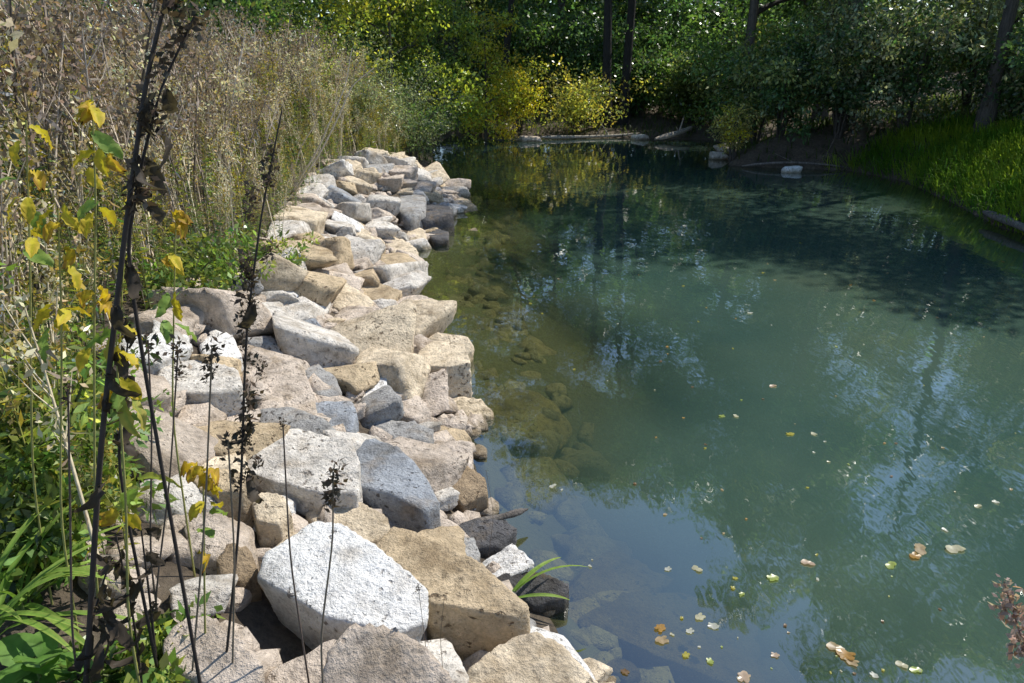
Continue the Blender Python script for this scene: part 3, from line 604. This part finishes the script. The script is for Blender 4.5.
while len(spots) < 1900:
    y = rw.uniform(1.9, 19.5); s = band(y) + .12 + abs(rw.gauss(0, 1)) * 2.0 + (0.15 if y < 4 else 0); x = shore_x(min(y, 20)) - s + max(0, y - 17) * .2
    if x < -10: continue
    d = s - band(y) - .1; q = rw.random()
    near = y < 6
    if d < .5: kind = 'green' if q < .55 else 'yellow' if q < .75 else 'straw'
    elif near: kind = 'dry' if q < .5 else 'green' if q < .74 else 'yellow' if q < .93 else 'straw'
    elif y < 11: kind = 'dry' if q < .5 else 'straw' if q < .72 else 'yellow' if q < .88 else 'green'
    else: kind = 'straw' if q < .3 else 'dry' if q < .55 else 'yellow' if q < .85 else 'green'
    hgt = {'dry': rw.uniform(1.3, 2.1), 'straw': rw.uniform(1.0, 1.8), 'green': rw.uniform(.6, 1.4), 'yellow': rw.uniform(.9, 1.7)}[kind] * min(1, .42 + d * .55) * (1.2 if near else 1.08)
    spots.append((x, y, s, kind, hgt))
# the plants at the front of the thicket stand as single plants, the depth behind them as one mass
front = sorted(spots, key=lambda t: (t[2] - band(t[1])) * .7 + t[1] * .12)[:150]; fs = set(front)
side = lambda y: 'nearest the camera' if y < 4 else 'behind the near boulders' if y < 7 else 'beside the middle of the rock slope' if y < 11 else 'near the far end of the rocks'
word = dict(dry='brown dried weed with dark seed heads', straw='straw coloured dried weed', green='green leafy weed', yellow='yellowing leafy weed')
for x, y, s, kind, hgt in front:
    w = WV[rw.choice(KIND[kind])]
    root = link({'dry': 'dried_weed', 'straw': 'straw_weed', 'green': 'green_weed', 'yellow': 'yellow_weed'}[kind], None, loc=(x, y, hz(x, y) - .03)); root.scale = (hgt * rw.uniform(.8, 1.2), hgt, hgt); root.rotation_euler = (rw.gauss(0, .1), rw.gauss(0, .1), rw.uniform(0, 6.28)); root.empty_display_size = .1
    tall = 'tall' if hgt > 1.3 else 'knee high' if hgt < .8 else 'waist high'
    short = dict(dry='brown dried weed', straw='straw coloured weed', green='green leafy weed', yellow='yellowing leafy weed')[kind]
    lab = f'{tall} {short} {beside((x, y, hz(x, y)))}'
    if lab in SEEN: lab = f'{tall} {short} {side(y)}, {"front" if s < band(y) + .5 else "second" if s < band(y) + 1 else "third"} row'
    SEEN[lab] = 1
    setp(root, lab, 'weed', f'{kind} weeds along the edge of the thicket')
    for nm, me in zip(('stem', 'foliage', 'seed_head'), w[2]):
        c = link(nm, me, root)
        if nm != 'stem': c['kind'] = 'stuff'
Gs = {'dry': [Geo(), Geo()], 'green': [Geo(), Geo()]}
for sp in spots:
    if sp in fs: continue
    x, y, s, kind, hgt = sp; w = WV[rw.choice(KIND[kind])]; M = (Matrix.Translation((x, y, hz(x, y) - .03)) @ Euler((rw.gauss(0, .1), rw.gauss(0, .1), rw.uniform(0, 6.28))).to_matrix().to_4x4() @ Matrix.Scale(hgt, 4)); M = np.array(M); k = rw.uniform(.75, 1.25)
    for j, (V, Q, C) in enumerate(w[1]):
        tgt = Gs['dry' if kind in ('dry', 'straw') or j == 2 else 'green'][0 if j == 0 else 1]
        tgt.raw(V @ M[:3, :3].T + M[:3, 3], Q, np.clip(C * k, 0, .9))
for nm, key, lab in (('dry_weeds', 'dry', 'dense thicket of brown and straw coloured dried weeds on the left bank'), ('green_weeds', 'green', 'green and yellowing weeds growing through the dry thicket')):
    o = link(nm, Gs[key][1].mesh(nm, M_DRY if key == 'dry' else M_LEAF)); setp(o, lab, 'weeds', kind='stuff')
    c = link('stem', Gs[key][0].mesh('stem', M_STEM), o); c['kind'] = 'stuff'

# ------------------------------------------------------------------ grass, logs and driftwood on the far and right banks
def blades(g, P, D, L, wd, col, droop=0.5):
    """arching grass blades in two segments"""
    n = len(P); D = D / np.linalg.norm(D, axis=1)[:, None]; L = np.asarray(L)[:, None]
    S = np.cross(D, [[0, 0, 1.]]); S /= np.linalg.norm(S, axis=1)[:, None] + 1e-9; S = S * wd * 0.5
    m = P + D * L * .55; hd = D * [[1, 1, 0]]; t = m + (D * .45 + hd * droop - np.array([[0, 0, 1]]) * droop * .55) * L * .6
    V = np.stack([P - S, P + S, m + S * .8, m - S * .8, t + S * .1, t - S * .1], 1).reshape(-1, 3)
    b = np.arange(n)[:, None] * 6; Q = np.concatenate([b + [[0, 1, 2, 3]], b + [[3, 2, 4, 5]]]); g.raw(V, Q, np.repeat(col, 6, axis=0))
def grass_patch(name, label, n, sample, Lr, wd, base, seed, alt=None, lean=(0, 0)):
    rg = np.random.default_rng(seed); g = Geo(); pts = []
    while len(pts) < n:
        q = sample(rg)
        if q: pts.append(q)
    P = np.array([(x, y, hz(x, y) - .02) for x, y in pts]); D = rg.normal(0, .35, (n, 3)) + np.array([lean[0], lean[1], 0]); D[:, 2] = 1
    cl = np.array([noise.noise(Vector((x * .9, y * .9, 3.1))) for x, y in pts]); c = tint(rg, base, n, .35, .15)
    if alt is not None: k = np.clip(cl * 2 + .35, 0, 1)[:, None]; c = c * (1 - k) + tint(rg, alt, n, .3, .1) * k
    blades(g, P, D, rg.uniform(*Lr, n), wd, c)
    return setp(link(name, g.mesh(name, M_GRASS)), label, 'grass', kind='stuff')
def right_bank(rg):
    x, y = rg.uniform(8, 12.5), rg.uniform(9.5, 19.3); d = dshore(x, y); return (x, y) if .02 < d < 2.6 and x > 8 else None
def near_right(n, seed):
    rg = np.random.default_rng(seed); X, Y = rg.uniform(8, 12.5, n * 4), rg.uniform(9.5, 19.3, n * 4); d, _ = signed_dist(X, Y); ok = (d > .02) & (d < 2.6); it = iter(list(zip(X[ok], Y[ok]))[:n]); return lambda r: next(it)
grass_patch('bank_grass', 'bright green long grass arching down the right bank', 9000, near_right(9000, 5), (.35, .8), .022, (.14, .28, .035), 51, (.36, .48, .06), (-.5, -.2))
def ring(n, seed, x0, x1, y0, y1, d0, d1):
    rg = np.random.default_rng(seed); X, Y = rg.uniform(x0, x1, n * 14), rg.uniform(y0, y1, n * 14); d, _ = signed_dist(X, Y); ok = (d > d0) & (d < d1); L = list(zip(X[ok], Y[ok]))[:n]; it = iter(L); return len(L), (lambda r: next(it))
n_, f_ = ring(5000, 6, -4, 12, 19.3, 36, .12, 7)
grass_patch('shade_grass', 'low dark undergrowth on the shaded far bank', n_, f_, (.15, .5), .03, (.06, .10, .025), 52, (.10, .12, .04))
n_, f_ = ring(5000, 7, 6, 20, 8, 24, 2.2, 9)
grass_patch('shade_grass', 'low undergrowth under the right bank bushes', n_, f_, (.25, .6), .045, (.09, .15, .035), 53, (.14, .17, .06))
def log(name, label, a, b, r0, r1, col, seed, stubs=2, cat='log', group='driftwood around the pond'):
    rg = np.random.default_rng(seed); a, b = np.array(a), np.array(b); root = setp(link(name, None, loc=a), label, cat, group); root.empty_display_size = .1
    L = np.linalg.norm(b - a); P = bez((0, 0, 0), (b - a) / 2 + rg.normal(size=3) * L * .05, b - a, 9); g = Geo(); rr_ = np.linspace(r0, r1, 9) * rg.uniform(.85, 1.15, 9); rr_[0] *= .35; rr_[-1] *= .3
    g.tube(P, rr_, (1, 1, 1), 9); o = link('trunk', g.mesh('trunk', M_BARK, True), root); o.color = (*col, 1)
    for k in range(stubs):
        i = rg.integers(2, 7); e = P[i] + rg.normal(size=3) * L * .1 + np.array([0, 0, L * .12]); g = Geo(); g.tube(bez(P[i], (P[i] + e) / 2, e, 4), r1 * .5 * np.array([1, .8, .6, .2]), (1, 1, 1), 5); o = link('branch', g.mesh('branch', M_BARK, True), root); o.color = (*col, 1)
    return root
GREYWOOD = (.34, .31, .27)
log('fallen_log', 'grey fallen log sticking out of the water at the right edge', at_z(984, 212, .16), at_z(1050, 240, .12), .07, .05, (.20, .18, .155), 1)
log('driftwood_log', 'long thin pale driftwood log along the far mud bank', at_z(540, 137, .10), at_z(648, 133, .12), .06, .04, (.42, .38, .32), 2)
log('driftwood_log', 'short thick pale driftwood log right of the long one', at_z(655, 139, .12), at_z(692, 127, .35), .10, .07, (.46, .40, .33), 3)
log('driftwood_log', 'thin dark branch lying along the waterline of the cove', at_z(742, 166, .05), at_z(850, 168, .05), .035, .02, (.20, .17, .14), 4)
log('broken_branch', 'dark broken branch on the slab in the near shallows', at_z(468, 524, .16), at_z(528, 509, .10), .03, .016, (.16, .14, .12), 5, 1)
for lab, px, py, sc, c in (('pale flat boulder on the far left shore behind the willows', 457, 122, (.75, .4, .3), 'white'), ('tiny white stone at the dark cove waterline', 792, 169, (.22, .1, .09), 'white'), ('pale stone on the far bank beside the short driftwood', 640, 137, (.3, .2, .14), 'pale'), ('tan stone on the tip of the right promontory', 727, 150, (.3, .25, .22), 'pink'), ('pale stone at the foot of the yellow promontory bush', 718, 156, (.24, .2, .15), 'pale'), ('tan stone on the far waterline left of the driftwood', 530, 139, (.4, .22, .14), 'pink')):
    q = at_z(px, py, .08); o = link('boulder', VAR[int(px) % 20], loc=(q.x, q.y, max(hz(q.x, q.y), 0) + .05)); o.scale = sc; o.color = (*PAL[c], 1); setp(o, lab, 'rock', 'lone stones on the far shore')

# ------------------------------------------------------------------ floating leaves
def leaf_disc(seed, lobes):
    rg = np.random.default_rng(seed); n = 26; a = np.linspace(0, 2 * math.pi, n, endpoint=False)
    if lobes: r = .74 + .26 * np.abs(np.cos(a * 2.5)) ** 1.2; r[n // 2] *= .6; r *= .72 + .28 * np.abs(np.cos(a))
    else: r = .42 + .58 * np.abs(np.cos(a)) ** 1.2
    r *= rg.uniform(.88, 1.08, n); V = [(0, 0, .0)]
    for ring_ in (.5, 1): V += [(math.cos(t) * q * ring_, math.sin(t) * q * ring_, .10 * ring_ ** 2 * (1 + math.sin(2 * t + seed)) * .8) for t, q in zip(a, r)]
    T = [(0, 1 + i, 1 + (i + 1) % n) for i in range(n)]; Q = [(1 + i, 1 + n + i, 1 + n + (i + 1) % n, 1 + (i + 1) % n) for i in range(n)]
    return make_mesh('floating_leaf', V, quads=Q, tris=T, col=np.ones((len(V), 3)), mat=M_LEAF, smooth=True)
LV = [leaf_disc(1, True), leaf_disc(2, True), leaf_disc(3, False), leaf_disc(4, False), leaf_disc(5, True)]
LC = dict(orange=(.62, .36, .10), tan=(.66, .50, .30), yellow=(.62, .56, .10), lime=(.50, .60, .16), cream=(.74, .70, .50), brown=(.28, .17, .08), white=(.78, .78, .70), peach=(.74, .56, .42))
rl = random.Random(9)
def float_leaf(px, py, w, c, label, group='leaves floating on the pond'):
    p = at_z(px, py, 0.004); dep = project(p)[2]; r = w * .68 * dep / FPX / 2
    o = link('floating_leaf', LV[rl.randrange(5)], loc=p); o.scale = (r, r, r); o.rotation_euler = (rl.uniform(-.08, .08), rl.uniform(-.08, .08), rl.uniform(0, 6.28)); o.color = (*[q * .72 for q in LC[c]], 1); setp(o, label, 'leaf', group); return o
for px, py, w, c, lab in ((920, 549, 26, 'tan', 'large tan leaf with brown edge floating near the right side'), (915, 556, 20, 'orange', 'orange leaf overlapping the large tan floating leaf'), (955, 549, 30, 'cream', 'long cream leaf right of the large tan floating leaf'), (808, 563, 20, 'peach', 'peach coloured leaf floating alone in the middle'),
        (891, 565, 20, 'lime', 'lime green leaf floating left of the large tan leaf'), (773, 578, 20, 'lime', 'pale lime leaf at the edge of the tree reflection'), (836, 648, 26, 'tan', 'tan leaf at the top of the orange cluster near the bottom'), (846, 655, 30, 'orange', 'orange leaf in the cluster near the bottom edge'), (852, 662, 22, 'tan', 'tan leaf at the foot of the orange cluster'),
        (902, 665, 18, 'cream', 'cream leaf right of the orange cluster'), (916, 670, 18, 'lime', 'pale lime leaf at the right end of the bottom pair'), (874, 675, 14, 'white', 'whitish leaf below the orange cluster'), (744, 677, 26, 'peach', 'peach leaf cut by the bottom edge'), (660, 628, 20, 'orange', 'orange leaf over the submerged slab'), (662, 640, 22, 'tan', 'tan leaf just below the orange one on the slab'), (686, 655, 14, 'yellow', 'yellow leaf right of the submerged slab'),
        (713, 626, 18, 'white', 'whitish leaf in the pale cluster near the slab'), (700, 617, 18, 'cream', 'cream leaf at the top of the pale cluster'), (690, 631, 14, 'white', 'small whitish leaf left in the pale cluster'), (735, 578, 9, 'yellow', 'small yellow leaf topmost of three in the reflection'), (733, 588, 9, 'yellow', 'small yellow leaf in the middle of three'), (742, 594, 10, 'lime', 'small lime leaf lowest of three'), (697, 569, 17, 'cream', 'cream leaf right of the dark reflection tip'), (668, 569, 12, 'white', 'whitish leaf at the tip of the dark reflection'),
        (790, 434, 13, 'yellow', 'yellow leaf floating in the middle of the pond'), (814, 434, 11, 'cream', 'cream leaf right of the yellow mid pond leaf'), (722, 416, 10, 'lime', 'lime leaf left of a pair in mid pond'), (736, 416, 10, 'cream', 'cream leaf right of a pair in mid pond'), (773, 386, 12, 'peach', 'peach leaf below the blue sky patch'), (750, 313, 9, 'white', 'white speck leaf in the far sunlit water'),
        (978, 506, 12, 'cream', 'cream leaf beside the right dark reflection'), (996, 502, 11, 'white', 'whitish leaf near the right edge'), (945, 530, 10, 'white', 'whitish leaf above the long cream leaf'), (553, 486, 12, 'white', 'white leaf on the small dark reflection'), (710, 661, 14, 'lime', 'curled lime leaf near the bottom edge'), (590, 566, 7, 'white', 'white petal sized leaf on the blue water'), (775, 655, 14, 'peach', 'dull peach leaf left of the orange cluster'), (625, 672, 14, 'brown', 'brown leaf over the brown flat stone')):
    float_leaf(px, py, w, c, lab)
for i in range(95):
    while True:
        px, py = rl.uniform(500, 1020), rl.choice([rl.uniform(240, 470), rl.uniform(470, 680)])
        p = at_z(px, py, 0)
        if dshore(p.x, p.y) < -.35: break
    c = rl.choice(['white', 'cream', 'tan', 'lime', 'yellow', 'yellow', 'orange', 'tan', 'brown']); reg = ('far ' if py < 330 else 'middle ' if py < 500 else 'near ') + ('left' if px < 680 else 'central' if px < 850 else 'right')
    word2 = dict(white='whitish', cream='cream', lime='lime green', yellow='yellow', tan='tan', brown='brown', orange='orange')[c]
    float_leaf(px, py, rl.uniform(2.5, 6.5) * (1.15 if py > 470 else .9), c, f'tiny {word2} leaf speck floating on the {reg} water', f'tiny {word2} leaves on the {reg} water')

# ------------------------------------------------------------------ foreground plants
def blade_mesh(L, w, curl, fold, base, tip, seed, crumple=0.0):
    rg = np.random.default_rng(seed); n = 10; t = np.linspace(0, 1, n); wp = w * .5 * np.sin(np.pi * np.clip(t * .93 + .05, 0, 1)) ** .75; wp[-1] = .001
    ang = curl * t; x = np.cumsum(np.cos(ang)) * L / n; z = -np.cumsum(np.sin(ang)) * L / n; V, C = [], []
    for i in range(n):
        cr_ = rg.normal(0, crumple * w, 3)
        for k, s in enumerate((-1, -.5, 0, .5, 1)): V.append((x[i], s * wp[i] + cr_[0] * .3, z[i] + abs(s) * wp[i] * fold + cr_[k % 3] * (k != 2))); C.append(np.asarray(base) * (1 - t[i]) + np.asarray(tip) * t[i] if k != 2 else (np.asarray(base) * 1.15))
    Q = [(i * 5 + k, i * 5 + k + 1, i * 5 + k + 6, i * 5 + k + 5) for i in range(n - 1) for k in range(4)]
    return make_mesh('leaf', V, quads=Q, col=np.array(C), mat=M_HERO, smooth=True)
def put_leaf(root, P, yaw, pitch, roll, me, name='leaf'):
    o = link(name, me, root, loc=Vector(P) - root.location); o.rotation_euler = Euler((roll, pitch, yaw), 'XYZ'); return o
WITHER = [blade_mesh(.08 + .02 * i, .03, 1.6 + .3 * i, .7, (.05, .04, .03), (.085, .066, .048), 200 + i, .22) for i in range(5)]
def spike_head(rg, n, rad, ln, col):
    g = Geo(); p = rg.normal(size=(n, 3)) * np.array([rad, rad, ln]); g.leaves(p, rg.normal(size=(n, 3)) + [0, 0, .5], rg.uniform(.01, .026, n), .5, tint(rg, col, n, .4), rg); return g.mesh('seed_head', M_DRY)
rs = np.random.default_rng(31)
HEADS = [spike_head(rs, 36, .010, .022, (.085, .066, .052)) for _ in range(4)]
HEADS2 = [spike_head(rs, 34, .008, .02, (.42, .30, .27)) for _ in range(4)]
def stalk(name, label, path, Y, r0, r1, col, heads=(), leaves=(), group='bare stalks standing before the rocks', drift=0.0, hm=HEADS):
    """path: pixels from the foot up; the foot is on the bank, the stalk stands in the plane y = Y"""
    P = [at_y(px, py, Y + drift * i) for i, (px, py) in enumerate(path)]
    z = hz(P[0].x, P[0].y)
    if P[0].z > z: P.insert(0, Vector((P[0].x + (P[0].x - P[1].x) * .3, P[0].y, z - .05)))
    root = setp(link(name, None, loc=P[0]), label, 'plant', group); root.empty_display_size = .1
    A = np.array([tuple(p - P[0]) for p in P]); m = np.linspace(0, len(A) - 1, len(A) * 5); B_ = np.stack([np.interp(m, np.arange(len(A)), A[:, k]) for k in range(3)], -1)
    for _ in range(2): B_[1:-1] = (B_[:-2] + 2 * B_[1:-1] + B_[2:]) / 4
    g = Geo(); g.tube(B_, np.linspace(r0, r1, len(B_)), col, 6); link('stem', g.mesh('stem', M_STEM, True), root)
    for px, py, sc in heads:
        o = link('seed_head', hm[int(px + py) % 4], root, loc=at_y(px, py, Y) - P[0]); o.scale = (sc, sc, sc); o['kind'] = 'stuff'
    for px, py, me, yaw, pit, rol in leaves: put_leaf(root, at_y(px, py, Y), R(yaw), R(pit), R(rol), me)
    return root
r_ = random.Random(4)
wl = lambda px, py: (px, py, r_.choice(WITHER), r_.uniform(0, 360), r_.uniform(20, 80), r_.uniform(-60, 60))
main_leaves = [wl(px, py) for px, py in ((128, 262), (118, 330), (112, 352), (110, 372), (105, 395), (100, 560), (104, 590), (95, 610), (98, 640), (92, 660), (108, 620), (100, 480), (142, 150), (150, 128), (155, 100), (120, 300), (88, 630), (112, 580))]
stalk('tall_stalk', 'tall black dead stalk rising through the left foreground, the thickest one', [(84, 720), (100, 450), (124, 240), (146, 80), (168, -10)], 1.55, .0085, .0036, (.05, .04, .033), [(168, 0, 1.4), (158, 60, 1), (150, 110, 1.3), (136, 190, 1.2)], main_leaves)
stalk('tall_stalk', 'black side stalk forking right beside the thickest one', [(125, 260), (140, 170), (160, 90), (195, 15)], 1.57, .005, .002, (.04, .032, .026), [(190, 20, 1.2), (176, 30, 1), (150, 125, 1), (142, 190, 1.6)], [wl(145, 160), wl(165, 85), wl(138, 200)])
beads = [(245 + r_.uniform(-10, 14) + (450 - y) * .05, y, r_.uniform(.55, 1.25)) for y in (150, 172, 180, 196, 214, 250, 262, 268, 276, 290, 300, 318, 322, 345, 362, 368, 396, 420, 432, 440, 446, 468, 474, 484)]
stalk('seed_stalk', 'dark stalk strung with black seed heads before the pink boulder', [(222, 700), (240, 520), (246, 330), (262, 210), (282, 110)], 1.75, .005, .0018, (.05, .04, .033), beads, [wl(252, 300), wl(246, 420), wl(250, 470), wl(240, 470)])
thin = [([(190, 700), (205, 520), (212, 350)], 1.7, 'thin brown stalk left of the pale block boulder front', [(212, 350, 1), (208, 370, .8)]), ([(155, 600), (170, 480), (178, 350)], 1.9, 'thin stalk crossing the pale block boulder', [(178, 350, 1), (180, 372, .8)]),
        ([(310, 690), (290, 560), (283, 425)], 1.8, 'thin pale stalk before the large pitted boulder', [(283, 425, .5)]), ([(320, 640), (333, 540), (333, 472)], 1.7, 'thin stalk with dark tip before the white boulder', [(333, 485, 1.2), (332, 500, 1.1), (334, 472, .8)]), ([(72, 640), (70, 500), (68, 390)], 1.6, 'thin stalk left of the thickest black one', [(68, 395, .8)]),
        ([(150, 560), (152, 430), (148, 340)], 1.9, 'thin dark stalk just right of the thickest one', [(148, 345, 1)]), ([(232, 690), (235, 560), (215, 600)][:2] + [(228, 440)], 1.72, 'thin brown stalk right beside the beaded one', [(228, 445, 1)]), ([(488, 560), (480, 500), (497, 470)][:1] + [(494, 515), (486, 470)], 3.3, 'hair thin pale stalk at the water edge', []), ([(430, 690), (425, 640), (418, 585)], 1.9, 'hair thin dry grass stalk on the white boulder edge', [(418, 588, .4)]), ([(445, 690), (440, 640), (444, 600)], 2.0, 'hair thin dry grass stalk beside the long tan boulder', [])]
for i, (path, Y, lab, hd) in enumerate(thin): stalk('thin_stalk', lab, path, Y, .0035 if 'hair' not in lab else .0015, .0022 if 'hair' not in lab else .0008, (.12, .09, .07) if i % 3 else (.2, .16, .11), hd, [])
for path, Y, lab, pts in (([(146, 720), (134, 620), (116, 535)], 1.62, 'black withered plant leaning against the thickest stalk', ((118, 545), (122, 560), (128, 580), (130, 600), (134, 620), (138, 640), (140, 660), (126, 572))), ([(70, 720), (86, 640), (110, 560)], 1.6, 'black withered plant crossing the foot of the thickest stalk', ((108, 565), (100, 585), (94, 610), (88, 632), (82, 650), (92, 620))), ([(160, 700), (150, 600), (140, 520)], 1.75, 'dark curled plant right of the thickest stalk', ((142, 530), (146, 555), (148, 580), (152, 610), (150, 600))), ([(118, 470), (122, 400), (128, 340)], 1.7, 'dark dead leaves clinging beside the thickest stalk', ((128, 345), (124, 370), (122, 392), (120, 410), (118, 430), (126, 360)))):
    stalk('dead_plant', lab, path, Y, .005, .002, (.04, .032, .026), (), [wl(*q) for q in pts], 'black withered plants in the left foreground')
# yellow leaved plants
YL = [blade_mesh(.085, .034, .9, .35, (.46, .40, .03), (.62, .44, .05), 300, .16), blade_mesh(.075, .036, 1.4, .5, (.56, .42, .03), (.36, .18, .04), 301, .2), blade_mesh(.125, .036, .9, .3, (.24, .30, .07), (.56, .46, .10), 302, .1), blade_mesh(.11, .042, .8, .3, (.17, .28, .06), (.26, .34, .08), 303, .1)]
yl = lambda px, py, k=None: (px, py, YL[r_.randrange(2) if k is None else k], r_.uniform(0, 360), r_.uniform(-10, 60), r_.uniform(-60, 60))
for path, Y, lab, lv in (([(95, 560), (94, 330), (96, 200), (92, 95)], 1.95, 'pale stemmed plant with yellow leaves left of the black stalk', [yl(92, 97), yl(96, 100), yl(100, 145), yl(98, 150), yl(110, 152), yl(96, 290), yl(94, 300), yl(92, 345), yl(98, 285)]),
        ([(60, 520), (62, 330), (58, 210)], 1.9, 'plant with yellow leaf tuft at the left', [yl(58, 215), yl(62, 222), yl(55, 208), yl(64, 200), yl(56, 320, 3), yl(50, 325, 3)]), ([(32, 480), (30, 250), (26, 120)], 2.0, 'plant with small yellow leaves near the left edge', [yl(26, 125), yl(22, 138), yl(32, 170), yl(30, 230)]),
        ([(172, 420), (174, 300), (176, 215)], 2.4, 'small yellow leaved plant right of the black stalk', [yl(176, 220), yl(170, 226), yl(168, 252), yl(165, 318, 3), yl(172, 322, 3)]), ([(128, 620), (126, 500), (118, 385), (116, 330)], 1.6, 'plant with large pale green and yellow leaves before the pale block', [yl(118, 388, 2), yl(122, 392, 2), yl(126, 326, 2), yl(130, 330, 3), yl(132, 480, 2), yl(136, 488, 3), yl(118, 505, 1), yl(122, 515, 0)]),
        ([(205, 640), (204, 540), (203, 468)], 1.8, 'stalk with one yellow flower head before the ochre stone', [yl(203, 468, 1), yl(200, 470, 1), yl(207, 467, 1), yl(198, 466, 1)])):
    for _ in range(7):
        (xa, ya), (xb, yb) = path[-2], path[-1]; t = r_.uniform(-.2, 1.03); lv.append(yl(xa + (xb - xa) * t + r_.uniform(-9, 9), ya + (yb - ya) * t, r_.choice([0, 1, 0, 3])))
    stalk('yellow_plant', lab, path, Y, .004, .002, (.30, .29, .09), (), lv, 'yellow leaved plants in the left foreground')
# lush green at the lower left
def herb(label, px, py, Y, h, w, seed, base, alt, leaf, clusters=40, per=34, wr=.45, group='green herbs at the lower left'):
    p = at_y(px, py, Y); return shrub('green_herb', label, p.x, Y, h, w, seed, base, alt, .4, leaf=leaf, clusters=clusters, per=per, stems=6, cat='plant', group=group, wr=wr, bark=(.12, .15, .05), cr=.16)
HG, HY = (.13, .21, .045), (.24, .28, .06)
for i, (px, py, Y, h, w, lab) in enumerate(((30, 420, 2.35, .75, .7, 'bushy green herb at the left edge below the yellow leaves'), (70, 470, 2.5, .5, .5, 'low green herb left of the pale block boulder'), (10, 330, 2.7, .9, .7, 'taller green herb at the left edge'), (70, 390, 2.9, .7, .6, 'green herb behind the thickest stalk'), (180, 280, 5.4, .55, 1.0, 'dark green herb patch above the pale block boulder'), (215, 285, 5.9, .45, .9, 'green herb patch left of the beaded stalk'), (285, 300, 6.8, .35, .7, 'small green tuft among the pale stones'), (20, 500, 2.1, .35, .5, 'low herb over the bare soil at the left edge'), (130, 640, 1.75, .2, .4, 'low green leaves between the stalks and the bottom left boulder'))):
    herb(lab, px, py, Y, h, w, 400 + i, HG, HY, .055 if Y < 4 else .06)
GB = [blade_mesh(.42, .022, 1.1, .4, (.14, .26, .04), (.30, .38, .08), 500 + i) for i in range(3)]; BL = [blade_mesh(.14, .10, .5, .25, (.10, .22, .04), (.16, .28, .06), 510 + i, .03) for i in range(3)]
def rosette(name, label, px, py, Y, meshes, n, yaw0, yaw1, p0, p1, group, hh=.1):
    p = at_y(px, py, Y); z = hz(p.x, Y); root = setp(link(name, None, loc=(p.x, Y, z)), label, 'plant', group); root.empty_display_size = .1
    g = Geo(); g.tube([(0, 0, -.02), (0, 0, hh)], [.008, .004], (.14, .2, .05), 5); link('stem', g.mesh('stem', M_STEM), root)
    for i in range(n): o = link('leaf', meshes[i % len(meshes)], root, loc=(0, 0, hh * r_.uniform(.2, 1))); o.rotation_euler = (R(r_.uniform(-25, 25)), R(-r_.uniform(p0, p1)), R(r_.uniform(yaw0, yaw1))); s = r_.uniform(.75, 1.2); o.scale = (s, s, s)
    return root
GH = 'broad leaved green plants at the lower left'
rosette('blade_plant', 'plant with long arching green blades at the lower left edge', -10, 640, 1.75, GB, 16, -60, 90, 20, 70, GH)
rosette('blade_plant', 'second plant with long green blades just behind the first', 20, 600, 1.9, GB, 10, -60, 120, 30, 75, GH)
rosette('broadleaf_plant', 'broad green leaves at the bottom left corner', 35, 660, 1.62, BL, 12, 0, 360, 0, 45, GH, .15)
rosette('broadleaf_plant', 'broad green leaves beside the foot of the black stalk', 110, 690, 1.6, BL, 9, 0, 360, 0, 45, GH, .1)
rosette('broadleaf_plant', 'small broad leaves left of the pinkish brown boulder', 150, 670, 1.75, BL, 7, 0, 360, 0, 40, GH, .06)
rosette('grass_tuft', 'green blades hanging by the dark wedge rock in the water', 505, 590, 2.9, GB[:1], 4, -10, 50, 20, 50, 'grass tufts among the boulders', .05)
# right edge dry stem
stalk('dry_stem', 'dry pinkish brown seed stem leaning in at the right edge', [(1075, 760), (1040, 690), (1022, 640), (1004, 582)], 1.5, .004, .0015, (.22, .14, .12), [(1004, 585, .8), (1010, 605, 1.2), (1016, 618, 1.4), (1020, 635, 1.4), (1024, 650, 1.3), (1018, 645, 1.2), (1008, 600, .9), (1002, 607, 1)], (), 'dry stems at the right edge', hm=HEADS2)
# bare pale branches in front of the left trees
for i, (path, lab) in enumerate((([(296, 190), (322, 150), (338, 118), (352, 85), (374, 68)], 'bare pale branch bending right above the weeds'), ([(296, 185), (318, 150), (334, 112), (346, 85), (352, 48)], 'bare pale branch standing upright above the weeds'), ([(278, 205), (290, 185), (300, 148), (318, 120)], 'short bare pale branch among the weeds'))):
    stalk('bare_branch', lab, path, 10.6 + i * .3, .018, .006, (.60, .51, .37), (), (), 'bare pale branches over the weeds')

# look-alike stones and weeds that would share a label are told apart by their order from the camera
ORD = ['first', 'second', 'third', 'fourth', 'fifth', 'sixth', 'seventh', 'eighth', 'ninth', 'tenth', 'eleventh', 'twelfth', 'thirteenth', 'fourteenth', 'fifteenth', 'sixteenth', 'seventeenth', 'eighteenth', 'nineteenth', 'twentieth']
same = {}
for o in scene.objects:
    if o.parent is None and o.get('category') in ('weed', 'rock'): same.setdefault(o['label'], []).append(o)
for lab, L in same.items():
    if len(L) > 1:
        for i, o in enumerate(sorted(L, key=lambda o: o.location.y)[:20]):
            new = f'{ORD[i]} {lab}, counting from camera'
            if len(new.split()) <= 16: o['label'] = new
